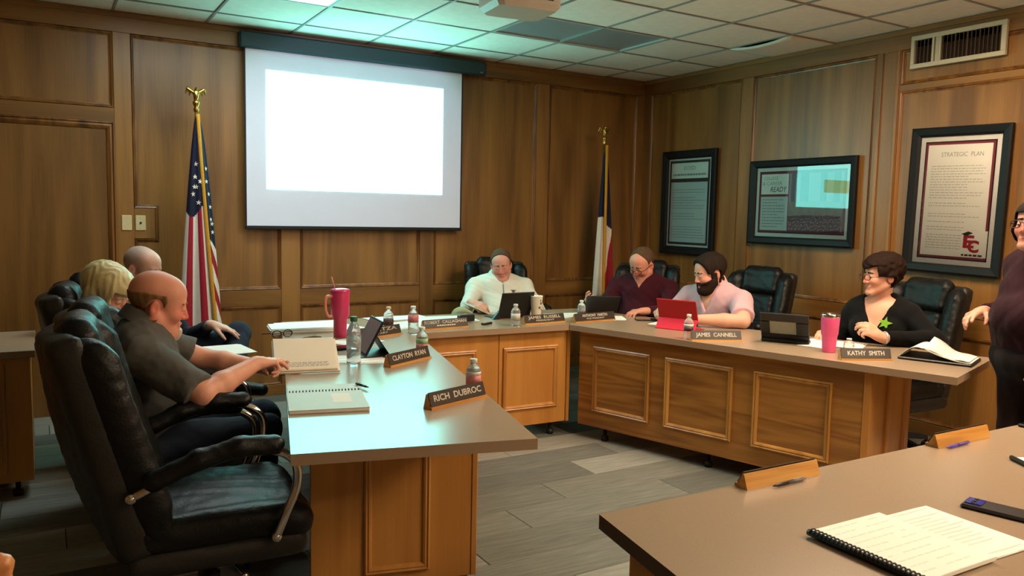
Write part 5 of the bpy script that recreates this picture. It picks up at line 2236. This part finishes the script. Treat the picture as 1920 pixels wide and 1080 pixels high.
def person(label, pel, yaw, lean, neck_len=0.46, head_off=(0.04, 0.115), head=(0, 20, 0), hs=1.0, fat=0.0, female=False, girth=1.0, arms=None, legs=None,
           skin=(206, 150, 124), flush=0.25, hair=None, shirt=None, trousers=None, sleeve='short', shoulder=0.19, glasses=None, side_lean=0.0, body_h=0.006, collar=True, stand=False, pale=0.0, stubble=None, vneck=0.0, scalp=None):
    """one seated (or standing) figure; pel = pelvis centre, yaw = heading in degrees"""
    t = thing('person', label, 'person', (pel[0], pel[1], 0))
    loc = A(pel[0], pel[1], 0)
    pel = A(*pel)
    RT = rotm(yaw, lean, side_lean)              # torso frame; lean > 0 bends forward
    rt, fw, up = RT[:, 0], RT[:, 1], RT[:, 2]
    T_ = lambda x, y, z: pel + rt * x + fw * y + up * z
    nl = neck_len
    nk = T_(0, -0.005, nl)
    RH = rotm(*head)
    Rw = rotm(yaw, 0)
    C = nk + Rw[:, 1] * head_off[0] + A(0, 0, 1) * head_off[1]
    g = girth
    torso = [(ell(T_(0, 0, 0.05), (0.165 * g, 0.125 * g, 0.13), RT), 0.05), (ell(T_(0, 0.02 + 0.05 * (g - 1), 0.17), (0.150 * g, 0.118 * g * g, 0.155), RT), 0.06),
             (ell(T_(0, 0.0, nl * 0.72), (0.160 * (0.5 + g * 0.5), 0.118 * (0.5 + g * 0.5), 0.165), RT), 0.06)]
    SH = {}
    for q in (-1, 1):
        sh = T_(q * shoulder, 0.005, nl - 0.075)
        SH[q] = sh
        torso += [(cone(T_(q * 0.06, -0.01, nl - 0.06), sh, 0.075, 0.060), 0.05), (cone(T_(q * 0.03, -0.015, nl - 0.01), T_(q * 0.13, -0.012, nl - 0.045), 0.048, 0.045), 0.04)]
        if female:
            torso += [(ell(T_(q * 0.075, 0.095, nl * 0.62), (0.07, 0.06, 0.065), RT), 0.04)]
    neck = [(cone(nk - up * 0.03, C + RH @ (A(0, -0.028 + 0.010 * fat, -0.05) * hs), 0.062 + 0.010 * fat - 0.014 * female, 0.054 + 0.008 * fat - 0.013 * female), 0.025)]
    body = list(torso) + neck + head_prims(C, RH, hs, fat, female)
    sleeves = []
    for q, a in (arms or {}).items():
        sh = SH[q]
        w = A(*a['wrist'])
        el = A(*a['elbow']) if 'elbow' in a else ik(sh, w, 0.285, 0.255, a.get('pole', (0, 0, -1)))
        a['el'] = el
        k = a.get('thick', 1.0)
        body += [(cone(sh, el, 0.050 * k, 0.040 * k), 0.03), (cone(el, el + (w - el) * 0.35, 0.040 * k, 0.040 * k), 0.015), (cone(el + (w - el) * 0.35, w, 0.040 * k, 0.025 * k), 0.015)]
        body += hand_prims(w, A(*a['dir']), A(*a['palm']), A(*a['thumb_side']), a.get('curl', (25, 28, 30, 32)), a.get('spread', 4), a.get('thumb', 20), a.get('hs', 1.0))
        if sleeve == 'short':
            e2 = sh + (el - sh) * a.get('sl', 0.80)
            sleeves += [(cone(sh, e2, 0.066 * k, 0.064 * k, cut=0.0), 0.03)]
        else:
            w2 = el + (w - el) * 0.90
            sleeves += [(cone(sh, el, 0.066 * k, 0.054 * k), 0.03), (cone(el, w2, 0.054 * k, 0.040 * k, cut=0.0), 0.015)]
    lo = np.min([p[0][1] for p in body if len(p) < 3], axis=0) - 0.02
    hi = np.max([p[0][2] for p in body if len(p) < 3], axis=0) + 0.02
    F = Field(lo, hi, body_h)
    for p in body:
        F.op(*p)
    me, V = F.mesh('body', skin_mat('skin', srgb(206, 150, 124)))
    # skin tone per vertex: lips, cheeks, nose and ears are redder by nature
    q = ((V - C) @ RH) / hs
    base = np.array(srgb(*skin)[:3])
    red = np.array(srgb(min(skin[0] + 4, 255), skin[1] * 0.72, skin[2] * 0.72)[:3])
    lip = np.array(srgb(skin[0] * 0.86, skin[1] * 0.60, skin[2] * 0.60)[:3])
    gz = lambda c, r: np.exp(-(((q - np.array(c)) / np.array(r)) ** 2).sum(1))
    f = gz((0.04, 0.08, -0.02), (0.03, 0.05, 0.03)) + gz((-0.04, 0.08, -0.02), (0.03, 0.05, 0.03)) + gz((0, 0.115, -0.02), (0.018, 0.03, 0.025)) + gz((0.088, -0.01, 0), (0.02, 0.03, 0.04)) + gz((-0.088, -0.01, 0), (0.02, 0.03, 0.04))
    f = np.clip(f * (0.25 + flush), 0, 1) + flush * 0.35 * (np.abs(q).max(1) < 0.16)
    col = base + (red - base) * np.clip(f, 0, 1)[:, None]
    l = np.clip(gz((0, 0.094, -0.063), (0.024, 0.02, 0.011)) * 1.3, 0, 1)[:, None]
    col = col + (lip - col) * l * 0.8
    if stubble:
        sb = np.clip(1.4 * gz((0, 0.07, -0.075), (0.06, 0.05, 0.035)) - l[:, 0], 0, 1)[:, None] * 0.45
        col = col + (np.array(srgb(*stubble)[:3]) - col) * sb
    if scalp:
        sc_ = np.clip((q[:, 2] - 0.02 - 0.5 * np.clip(q[:, 1] - 0.0, 0, 1)) / 0.03, 0, 1) * np.clip((0.05 - q[:, 1]) / 0.05, 0, 1) * (np.abs(q).max(1) < 0.16)
        col = col + (np.array(srgb(*scalp)[:3]) - col) * sc_[:, None] * 0.7
    ca = me.color_attributes.new('tone', 'FLOAT_COLOR', 'POINT')
    ca.data.foreach_set('color', np.concatenate([col, np.ones((len(col), 1))], 1).astype(np.float32).ravel())
    me.transform(Matrix.Translation(-Vector(loc)))
    put('body', me, t)

    def child(name, prims, h, m, warp=None, smooth=0):
        me = sdf_mesh(name, prims, h, m, warp=warp, smooth=smooth)
        me.transform(Matrix.Translation(-Vector(loc)))
        return put(name, me, t)
    # eyes
    for s_ in (-1, 1):
        b = MB()
        b.smooth = True
        c = C + RH @ (A(s_ * 0.031, 0.0850, 0.0055) * hs) - loc
        M_ = Matrix(np.concatenate([np.concatenate([RH, c[:, None]], 1), [[0, 0, 0, 1]]]).tolist())
        b.ball((0, 0, 0), hs, 14, 8, M_, (0.0120, 0.0122, 0.0046))
        e = b.build('eye', EYEW, t)
        b = MB()
        b.smooth = True
        b.ball((0, 0.0078 * hs, -0.0006), hs, 10, 6, M_, (0.0050, 0.0050, 0.0040))
        b.build('iris', IRIS, e)
    # clothes
    if shirt:
        pr = [(p[0], p[1], 'u', 0.014) for p in torso] + sleeves
        if vneck:
            pr.append(((lambda X, Y, Z: vcut(X, Y, Z, pel, rt, fw, up, nl, vneck)), T_(0, 0.1, nl - 0.1) - 0.2, T_(0, 0.1, nl) + 0.2))
            pr[-1] = (pr[-1], 0.004, 's')
        sh_o = child('shirt', pr, 0.0075, shirt, warp=fabric_wave(int(abs(pel[0]) * 100), 0.0038))
        if collar:
            ax = unit((C + RH @ A(0, -0.03, -0.06)) - nk + up * 0.02)
            fx = unit(fw - ax * (fw @ ax))
            rx = np.cross(fx, ax)
            base_ = nk - ax * 0.012
            rad = 0.070 + 0.010 * fat - 0.006 * female

            def cfn(X, Y, Z):
                px, py, pz = X - base_[0], Y - base_[1], Z - base_[2]
                a = px * rx[0] + py * rx[1] + pz * rx[2]
                b_ = px * fx[0] + py * fx[1] + pz * fx[2]
                z = px * ax[0] + py * ax[1] + pz * ax[2] + 0.30 * b_
                rho = np.sqrt(a * a + b_ * b_)
                R_ = rad - 0.002 + np.clip(0.078 - z, 0, 0.08) * 0.42
                d = np.abs(rho - R_) - 0.0045
                d = np.maximum(d, np.abs(z - 0.050) - 0.030)
                return np.maximum(d, 0.9 * (b_ * 0.42 - np.abs(a)) + 0.01)
            e = 0.16
            child('collar', [((cfn, base_ - e, base_ + e), 0.003)], 0.0045, shirt, smooth=1)
    if legs:
        pr = []
        for s_, L in legs.items():
            hip = pel + Rw[:, 0] * (s_ * 0.09) + Rw[:, 1] * 0.02 - A(0, 0, 0.02)
            kn, an = A(*L['knee']), A(*L['ankle'])
            pr += [(cone(hip, kn, 0.092 * (0.5 + 0.5 * g), 0.068), 0.05), (cone(kn, an, 0.066, 0.050, cut=0.02), 0.03)]
            fd = unit(A(*L.get('foot', Rw[:, 1])))
            sp = [(cone(an + A(0, 0, -0.055), an + fd * 0.16 + A(0, 0, -0.062), 0.042, 0.034), 0.02), (cone(an, an + A(0, 0, -0.05), 0.04, 0.045), 0.02)]
            child('shoe', sp, 0.010, BLACKP)
        pr += [(ell(pel + A(0, 0, -0.005), (0.175 * g, 0.15 * g, 0.13), Rw), 0.05)]
        child('trousers', pr, 0.011, trousers, warp=fabric_wave(int(abs(pel[1]) * 100), 0.004))
    # hair
    if hair:
        style, hm = hair
        e = 0.19 * hs
        G = Field(C - e, C + e, 0.0045)
        for p in head_prims(C, RH, hs, fat, female):
            if len(p) < 3:
                G.op(*p)
        X, Y, Z = G.grid()
        px, py, pz = X - C[0], Y - C[1], Z - C[2]
        lx, ly, lz = [((px * RH[0, i] + py * RH[1, i] + pz * RH[2, i]) / hs) for i in range(3)]
        hd = G.F.copy()
        lm = np.sin(lx * 210 + 4 * np.sin(ly * 60)) * 0.0011 + np.sin(ly * 190 + lz * 90) * 0.0008
        ax_ = np.abs(lx)
        parts = []

        def emit(name, thick, region, m=hm):
            H = Field(C - e, C + e, 0.0045)
            d = np.maximum(hd - thick - lm, region)
            H.F[:] = np.maximum(d, -(hd + 0.012)).astype(np.float32)
            H.F[0], H.F[-1], H.F[:, 0], H.F[:, -1], H.F[:, :, 0], H.F[:, :, -1] = 1, 1, 1, 1, 1, 1
            if (H.F < 0).any():
                mm, _ = H.mesh(name, m, 1)
                mm.transform(Matrix.Translation(-Vector(loc)))
                put(name, mm, t)
        ear = np.sqrt(((ly + 0.010) / 0.030) ** 2 + ((lz + 0.004) / 0.040) ** 2) - 1.0
        if style == 'fringe':        # horseshoe of hair below a bald crown
            reg = np.maximum(np.maximum(lz - 0.052 - 0.25 * np.minimum(ly + 0.05, 0), ly - 0.030 + 0.3 * np.abs(lz - 0.03)), -lz - 0.074 + 0.25 * (ly + 0.09))
            reg = np.maximum(reg, -ear * 0.03 - 0.02 * (lx * 0))
            emit('hair', 0.0045, np.maximum(reg, (-(ear) * 0.03)))
        elif style in ('short', 'receding', 'cropped'):
            front = {'short': 0.066, 'receding': 0.030, 'cropped': 0.040}[style]
            hl = ly - front - 0.35 * (lz - 0.06)                # hairline leans back to the temples
            if style == 'receding':
                hl = hl + 0.35 * np.maximum(0.05 - ax_, 0) - 0.1 * np.maximum(lz - 0.09, 0)
            low = np.where(ly > -0.015, -(lz - 0.012 - 0.0), -(lz + 0.060))
            side = np.maximum(ly - 0.030, -(lz + 0.02))
            reg = np.maximum(hl, np.minimum(low, np.maximum(side, -(lz + 0.03))))
            reg = np.maximum(reg, -ear * 0.03)
            th = {'short': 0.014, 'receding': 0.007, 'cropped': 0.0065}[style]
            emit('hair', th + 0.006 * np.clip(lz * 10, 0, 1) * (style == 'short'), reg)
        elif style == 'bob':
            face = np.maximum(np.sqrt((lx / 0.060) ** 2 + ((lz + 0.025) / 0.085) ** 2) * 0.06 - 0.055, 0.030 - ly)
            reg = np.maximum(-(lz + 0.085), -(np.maximum(ax_ - 0.062 + 0.02 * (lz < 0), 0.040 - ly) * 1.0))
            opening = np.maximum(np.maximum(ax_ - 0.078, lz - 0.050 - 0.2 * np.abs(lx)), 0.044 - ly - 0.15 * lz)
            reg = np.maximum(-(lz + 0.082), -opening)
            emit('hair', 0.024 + 0.006 * np.clip(-lz * 10, 0, 1), reg)
        elif style == 'fluffy':
            opening = np.maximum(np.maximum(ax_ - 0.075, lz - 0.050 - 0.35 * np.abs(lx)), 0.028 - ly)
            low = np.where(ly > -0.035, -(lz - 0.005), -(lz + 0.085))
            reg = np.maximum(low, -opening)
            emit('hair', 0.015 + 0.012 * np.clip(lz * 9, 0, 1) + 0.008 * np.clip(-ly * 10, 0, 1) + 0.0035 * np.sin(lx * 75 + 5 * np.sin(lz * 40)) * np.sin(ly * 60 + 2), reg)
        elif style == 'long':
            opening = np.maximum(np.maximum(ax_ - 0.066, lz - 0.060), 0.035 - ly)
            emit('hair', 0.013, np.maximum(-(lz + 0.15), -opening))
        if style != 'bald':
            bm = hm
        if len(hair) > 0 and 'beard' in (arms or {}).get('_', ''):
            pass
        return_h = (emit, lx, ly, lz, ax_)
        if stubble == 'beard':
            pass
        t_b = hair_extra.get(label)
        if t_b:
            kind, m = t_b
            if kind == 'beard':
                mouth = np.sqrt((lx / 0.024) ** 2 + ((lz + 0.064) / 0.010) ** 2) - 1.0
                reg = np.maximum(np.maximum(lz + 0.030 + 0.30 * np.maximum(ly - 0.05, 0) - 0.40 * np.maximum(0.045 - ly, 0), -(ly + 0.004)), -mouth * 0.012)
                reg = np.maximum(reg, lz + 0.043 - 0.5 * np.maximum(ax_ - 0.028, 0))
                side = np.maximum(np.maximum(np.abs(ly - 0.010) - 0.016, lz - 0.015), -(lz + 0.06))
                emit('beard', 0.008, np.minimum(reg, np.maximum(side, 0.05 - ax_)), m)
            elif kind == 'goatee':
                reg = np.maximum(np.maximum(lz + 0.074, ax_ - 0.028), 0.06 - ly)
                emit('beard', 0.006, reg, m)
        # brows
        for s_ in (-1, 1):
            b = [(cone(C + RH @ (A(s_ * 0.015, 0.0955, 0.0300) * hs), C + RH @ (A(s_ * 0.046, 0.0845, 0.0285) * hs), 0.0055 * hs, 0.0036 * hs), 0.004)]
            child('eyebrow', b, 0.003, hm)
    if glasses:
        b = MB()
        b.smooth = True
        Q = lambda x, y, z: C + RH @ (A(x, y, z) * hs) - loc
        for s_ in (-1, 1):
            b.tube([Q(s_ * 0.034 + 0.025 * math.copysign(abs(math.cos(a)) ** 0.7, math.cos(a)), 0.112 - 0.12 * abs(0.034 + s_ * 0.025 * math.cos(a)) ** 1.0 + 0.004, 0.003 + 0.017 * math.copysign(abs(math.sin(a)) ** 0.7, math.sin(a))) for a in np.linspace(0, 2 * PI, 21)[:-1]], 0.0022, 6, closed=True)
            b.tube([Q(s_ * 0.059, 0.108, 0.008), Q(s_ * 0.074, 0.085, 0.008), Q(s_ * 0.083, 0.0, 0.012), Q(s_ * 0.082, -0.02, 0.0)], 0.0019, 6)
        b.tube([Q(-0.010, 0.115, 0.008), Q(0, 0.118, 0.011), Q(0.010, 0.115, 0.008)], 0.0020, 6)
        b.build('glasses', glasses, t)
    t['_C'] = 0
    del t['_C']
    def front(x, z):
        co = np.zeros(len(sh_o.data.vertices) * 3)
        sh_o.data.vertices.foreach_get('co', co)
        co = co.reshape(-1, 3) + loc - pel
        a, b_, c_ = co @ rt, co @ fw, co @ up
        m = (np.abs(a - x) < 0.02) & (np.abs(c_ - z) < 0.02)
        return T_(x, b_[m].max() + 0.002, z) - loc
    return t, dict(front=front, C=C, RH=RH, T=T_, loc=loc, RT=RT, nk=nk, child=child, Rw=Rw)


hair_extra = {}
HBROWN = mat('brown_hair', srgb(88, 66, 48), spec=0.15, rough=0.75, var=0.25, vscale=90, bump=0.4, bscale=300)
HDARK = mat('dark_hair', srgb(38, 28, 22), spec=0.15, rough=0.75, var=0.25, vscale=90, bump=0.4, bscale=300)
HWOM = mat('chestnut_hair', srgb(36, 21, 14), spec=0.15, rough=0.75, var=0.3, vscale=90, bump=0.5, bscale=300)
HBLON = mat('blonde_hair', srgb(204, 188, 138), rough=0.45, var=0.25, vscale=50, bump=0.2, bscale=160, stretch=(1, 1, 0.25))
HLIGHT = mat('sandy_hair', srgb(140, 104, 66), spec=0.15, rough=0.75, var=0.25, vscale=90, bump=0.4, bscale=300)
HGREY = mat('grey_hair', srgb(170, 150, 134), spec=0.15, rough=0.75, var=0.15, vscale=120, bump=0.3, bscale=400)
HGOAT = mat('white_beard', srgb(206, 190, 176), rough=0.65, var=0.15, vscale=120, bump=0.3, bscale=400)
HBEARD = mat('dark_beard', srgb(46, 32, 24), spec=0.15, rough=0.75, var=0.3, vscale=140, bump=0.5, bscale=350)


def cloth_m(n, c, v=0.06): return mat(n, srgb(*c), rough=0.85, var=v, vscale=25, bump=0.25, bscale=500, sheen=0.04, spec=0.2)


GREYPOLO = cloth_m('grey_polo', (92, 90, 86))
WHITEPO = cloth_m('white_pullover', (222, 220, 208), 0.03)
MAROON = cloth_m('maroon_shirt', (62, 14, 27))
PINKP = cloth_m('pink_polo', (214, 172, 182), 0.04)
BLACKT = cloth_m('black_top', (7, 7, 8))
NAVYJ = cloth_m('navy_jacket', (30, 34, 44))
JEANS = cloth_m('dark_jeans', (30, 38, 52), 0.12)
KHAKI = cloth_m('khaki_trousers', (168, 154, 118), 0.05)
DARKT = cloth_m('dark_trousers', (34, 24, 26))
MAROT = cloth_m('dark_maroon_tunic', (40, 10, 22))

# 1 man in grey polo, left foreground
LB = 'bald man in grey polo leaning over the left desk, pointing at a document'
hair_extra[LB] = ('goatee', HGOAT)
person(LB, (0.300, 3.500, 0.520), -8, 8, vneck=0.07, neck_len=0.46, head_off=(0.055, 0.095), head=(-6, 14, 5), hs=1.06, fat=1.0, girth=1.22, shoulder=0.205, skin=(224, 160, 134), flush=0.4,
       hair=('fringe', HLIGHT), shirt=GREYPOLO, trousers=JEANS, body_h=0.0055,
       arms={1: dict(elbow=(0.520, 3.130, 0.760), wrist=(0.755, 3.290, 0.835), dir=(0.85, 0.40, -0.02), palm=(0.15, 0.1, -1), thumb_side=(-0.3, 0.9, 0), curl=(6, 16, 55, 62), spread=5, thumb=30, thick=1.18, sl=0.92),
             -1: dict(elbow=(0.620, 3.680, 0.800), wrist=(0.830, 3.520, 0.775), dir=(0.9, -0.25, -0.30), palm=(0.3, 0, 1), thumb_side=(0, -1, 0.2), curl=(20, 24, 28, 30), thick=1.12, sl=0.75)},
       legs={1: dict(knee=(0.800, 3.330, 0.540), ankle=(0.760, 3.300, 0.110)), -1: dict(knee=(0.850, 3.560, 0.540), ankle=(0.830, 3.560, 0.110))})

# 2 blonde woman
person('blonde woman seated behind the man in grey, face turned down', (0.210, 4.130, 0.510), -8, 6, neck_len=0.44, head_off=(0.02, 0.115), head=(-38, 28, 8), hs=0.98, female=True, girth=0.92, shoulder=0.165,
       skin=(224, 176, 150), hair=('bob', HBLON), shirt=NAVYJ, trousers=DARKT, sleeve='long', collar=False,
       arms={1: dict(wrist=(0.56, 3.98, 0.755), pole=(0, -0.3, -1), dir=(0.9, 0.2, -0.1), palm=(0, 0, -1), thumb_side=(0, 1, 0)),
             -1: dict(wrist=(0.58, 4.16, 0.755), pole=(0, 0.3, -1), dir=(0.9, -0.2, -0.1), palm=(0, 0, -1), thumb_side=(0, -1, 0))},
       legs={1: dict(knee=(0.74, 4.00, 0.52), ankle=(0.70, 3.98, 0.11)), -1: dict(knee=(0.78, 4.20, 0.52), ankle=(0.74, 4.18, 0.11))})
papers((0.755, 4.000), 0.24, 0.26, 0.1, 3, 'white papers in the hands of the blonde woman, behind the forearms', z=0.775)

# 3 bald man far left
person('bald man with shaved head at the far left corner, knee raised', (0.495, 4.900, 0.530), -38, -2, neck_len=0.47, head_off=(0.03, 0.115), head=(-42, 14, 0), hs=1.0, fat=0.2, girth=1.05,
       skin=(206, 164, 146), flush=0.2, hair=('bald', HGREY), scalp=(150, 136, 128), shirt=NAVYJ, trousers=JEANS, sleeve='long', collar=False,
       arms={-1: dict(wrist=(0.855, 4.830, 0.790), pole=(0.2, 0.4, -1), dir=(0.9, -0.25, -0.25), palm=(0, 0.1, -1), thumb_side=(-0.3, -0.9, 0.2), curl=(12, 12, 14, 16), spread=9, thumb=5),
             1: dict(wrist=(0.760, 4.560, 0.640), pole=(0, -0.4, -1), dir=(0.9, 0.1, -0.3), palm=(0, 0, -1), thumb_side=(0, 1, 0))},
       legs={-1: dict(knee=(1.020, 4.880, 0.720), ankle=(0.930, 4.560, 0.52)), 1: dict(knee=(0.860, 4.560, 0.53), ankle=(0.86, 4.52, 0.11))})

# 4 man in white pullover
_, K = person('man in white quarter-zip pullover seated beneath the projection screen', (3.200, 5.490, 0.490), -108, -14, vneck=0.05, neck_len=0.47, head_off=(0.065, 0.108), head=(-122, 15, 4), hs=1.0, fat=0.4, girth=1.12, shoulder=0.205,
       skin=(214, 160, 142), flush=0.35, hair=('cropped', HBROWN), shirt=WHITEPO, trousers=KHAKI, sleeve='long',
       arms={1: dict(wrist=(2.780, 5.230, 0.800), elbow=(2.840, 5.450, 0.680), dir=(0.25, -0.75, -0.2), palm=(0.5, 0.1, -0.7), thumb_side=(0.8, 0.3, 0.5), curl=(30, 32, 34, 36)),
             -1: dict(wrist=(3.180, 5.050, 0.790), elbow=(3.420, 5.270, 0.700), dir=(-0.85, -0.35, -0.05), palm=(0, 0, -1), thumb_side=(0.2, -0.9, 0), curl=(22, 24, 26, 28))},
       legs={1: dict(knee=(2.700, 5.230, 0.700), ankle=(3.020, 4.98, 0.500)), -1: dict(knee=(3.060, 4.960, 0.46), ankle=(3.06, 4.93, 0.11))})
t_ = bpy.data.objects['person.003']
zp = MB()
zp.smooth = True
R_ = K['RT']
zp.tube([tuple(K['front'](0.0, z)) for z in (0.40, 0.37, 0.34, 0.31)], 0.0035, 6)
zp.build('zip', GREYP, t_)
zp = MB()
M_ = Matrix(np.concatenate([np.concatenate([R_, K['front'](-0.085, 0.345)[:, None]], 1), [[0, 0, 0, 1]]]).tolist())
zp.prism([(-0.022, 0.010), (0, -0.018), (0.022, 0.010), (0.006, 0.004), (0, 0.012), (-0.006, 0.004)], -0.004, 0.004, M_ @ Matrix.Rotation(PI / 2, 4, 'X'))
zp.build('chest_emblem', mat('emblem_grey', srgb(96, 88, 84), rough=0.7, var=0.05), t_)
t = thing('booklet', 'booklet resting on the raised knee of the man in white', 'booklet', (2.740, 5.020, 0.765), 0.6, rot=(0.1, 0.42, 0.1))
b = MB()
b.box((-0.11, -0.09, 0), (0.11, 0.09, 0.012), 0.002)
b.build('page_block', PAPERS[1], t)
b = MB()
b.box((-0.112, -0.092, 0.012), (0.112, 0.092, 0.0145), 0.001)
b.build('cover', PAPERS[1], t)

# 5 man in maroon with glasses
person('man in maroon shirt and black glasses reading a tablet at the corner', (4.085, 4.800, 0.520), -146, 2, vneck=0.06, neck_len=0.47, head_off=(0.055, 0.105), head=(-163, 26, -3), hs=1.03, fat=0.6, girth=1.15, shoulder=0.205,
       skin=(214, 152, 128), flush=0.35, hair=('receding', HBROWN), shirt=MAROON, trousers=DARKT, sleeve='long', glasses=BLACKP, stubble=(120, 84, 70),
       arms={1: dict(wrist=(3.560, 4.790, 0.810), pole=(0.2, 0.4, -1), dir=(-0.6, -0.6, 0.15), palm=(0.4, -0.4, 0.5), thumb_side=(0.2, -0.5, 0.8), curl=(25, 28, 30, 32)),
             -1: dict(wrist=(3.790, 4.420, 0.785), pole=(0.6, -0.6, -0.6), dir=(-0.9, 0.15, 0.0), palm=(0, 0, -1), thumb_side=(0.1, 0.9, 0.2), curl=(24, 26, 28, 30))},
       legs={1: dict(knee=(3.76, 4.80, 0.54), ankle=(3.76, 4.80, 0.11)), -1: dict(knee=(3.84, 4.52, 0.54), ankle=(3.84, 4.52, 0.11))})

# 6 bearded man in pink polo
LB = 'bearded man in pale pink polo leaning on the right desk, looking left'
hair_extra[LB] = ('beard', HBEARD)
_, K = person(LB, (4.270, 4.100, 0.530), 190, 20, vneck=0.10, neck_len=0.47, head_off=(0.060, 0.105), head=(166, 14, 0), hs=1.04, fat=0.5, girth=1.15, shoulder=0.215,
       skin=(222, 170, 146), flush=0.25, hair=('short', HDARK), shirt=PINKP, trousers=DARKT, body_h=0.006,
       arms={-1: dict(elbow=(3.965, 3.650, 0.800), wrist=(3.690, 3.860, 0.800), dir=(-0.75, 0.55, 0.1), palm=(-0.3, -0.2, -1), thumb_side=(0.5, 0.6, 0.3), curl=(25, 28, 32, 36), thick=1.15, sl=0.80),
             1: dict(elbow=(4.02, 4.370, 0.785), wrist=(3.740, 4.190, 0.820), dir=(-0.75, -0.45, 0.05), palm=(0.3, -0.4, -0.8), thumb_side=(0, -0.8, 0.5), curl=(38, 42, 46, 50), thumb=35, thick=1.1, sl=0.72)},
       legs={1: dict(knee=(3.93, 4.14, 0.54), ankle=(3.93, 4.14, 0.11)), -1: dict(knee=(4.00, 3.92, 0.54), ankle=(4.00, 3.92, 0.11))})

# 7 woman in black with green star
_, K = person('woman in black top with green star pin, short brown hair and glasses', (4.500, 3.010, 0.530), 196, 4, vneck=0.16, neck_len=0.45, head_off=(0.045, 0.152), head=(155, 2, 0), hs=1.0, female=True, girth=1.0, shoulder=0.158,
       skin=(222, 166, 140), flush=0.2, hair=('fluffy', HWOM), shirt=BLACKT, trousers=DARKT, sleeve='long', collar=False, glasses=mat('brown_glasses', srgb(70, 52, 44), rough=0.3), body_h=0.0055,
       arms={-1: dict(elbow=(4.480, 2.660, 0.790), wrist=(4.170, 2.790, 0.800), dir=(-0.55, 0.45, 0.42), palm=(0.0, 0.85, -0.2), thumb_side=(-0.5, 0, 0.9), curl=(30, 38, 48, 55), spread=3, thumb=15),
             1: dict(wrist=(4.150, 3.140, 0.785), pole=(0.3, 0.6, -1), dir=(-0.9, -0.3, 0.05), palm=(0, 0, -1), thumb_side=(0, -0.9, 0.2), curl=(24, 26, 28, 30))},
       legs={1: dict(knee=(4.20, 3.02, 0.54), ankle=(4.22, 3.02, 0.11)), -1: dict(knee=(4.24, 2.82, 0.54), ankle=(4.26, 2.82, 0.11))})
t_ = bpy.data.objects['person.006']
V_ = []
# open neckline: a skin-coloured V on the chest
STARM = mat('lime_star', srgb(150, 214, 60), rough=0.5, var=0.1, vscale=60)
R_ = K['RT']
M_ = Matrix(np.concatenate([np.concatenate([R_, K['front'](-0.070, 0.345)[:, None]], 1), [[0, 0, 0, 1]]]).tolist())
b = MB()
b.prism(star_pts(0.042), -0.004, 0.004, M_ @ Matrix.Rotation(0.15, 4, 'Z') @ Matrix.Rotation(PI / 2, 4, 'X') @ Matrix.Rotation(0.25, 4, 'Z'))
b.build('star_pin', STARM, t_)
w_ = A(4.188, 2.783, 0.800) - K['loc']
d_ = unit(A(4.170, 2.790, 0.800) - A(4.480, 2.660, 0.790))
b = MB()
b.smooth = True
o1 = Vector(d_).orthogonal().normalized()
o2 = Vector(d_).cross(o1)
b.tube([Vector(w_) + (o1 * math.cos(a) + o2 * math.sin(a)) * 0.031 for a in np.linspace(0, 2 * PI, 21)[:-1]], 0.008, 8, closed=True)
b.build('watch_band', mat('silver_watch', srgb(210, 206, 200), rough=0.3, metal=0.6), t_)

# 8 standing person at the right edge
person('standing person in dark maroon tunic and glasses, cut off by the right edge', (4.050, 1.880, 0.850), 168, -2, neck_len=0.49, head_off=(0.115, 0.115), head=(172, -6, 0), hs=1.0, female=True, girth=1.32, shoulder=0.150,
       skin=(206, 150, 128), flush=0.3, hair=('long', HDARK), shirt=MAROT, trousers=DARKT, sleeve='long', collar=False, glasses=BLACKP, stand=True,
       arms={1: dict(wrist=(3.960, 2.120, 1.040), pole=(0.6, 0.5, -1), dir=(-0.9, 0.05, -0.1), palm=(0, -0.3, -1), thumb_side=(0, -0.9, 0.3), curl=(12, 18, 26, 30), spread=6),
             -1: dict(wrist=(3.790, 1.720, 0.870), pole=(0.9, -0.5, 0), dir=(-0.25, 0.0, -0.95), palm=(0.2, 0.9, 0), thumb_side=(-0.9, 0, -0.2), curl=(18, 20, 22, 24))},
       legs={1: dict(knee=(4.03, 1.97, 0.48), ankle=(4.05, 1.97, 0.10)), -1: dict(knee=(4.01, 1.79, 0.48), ankle=(4.03, 1.79, 0.10))})
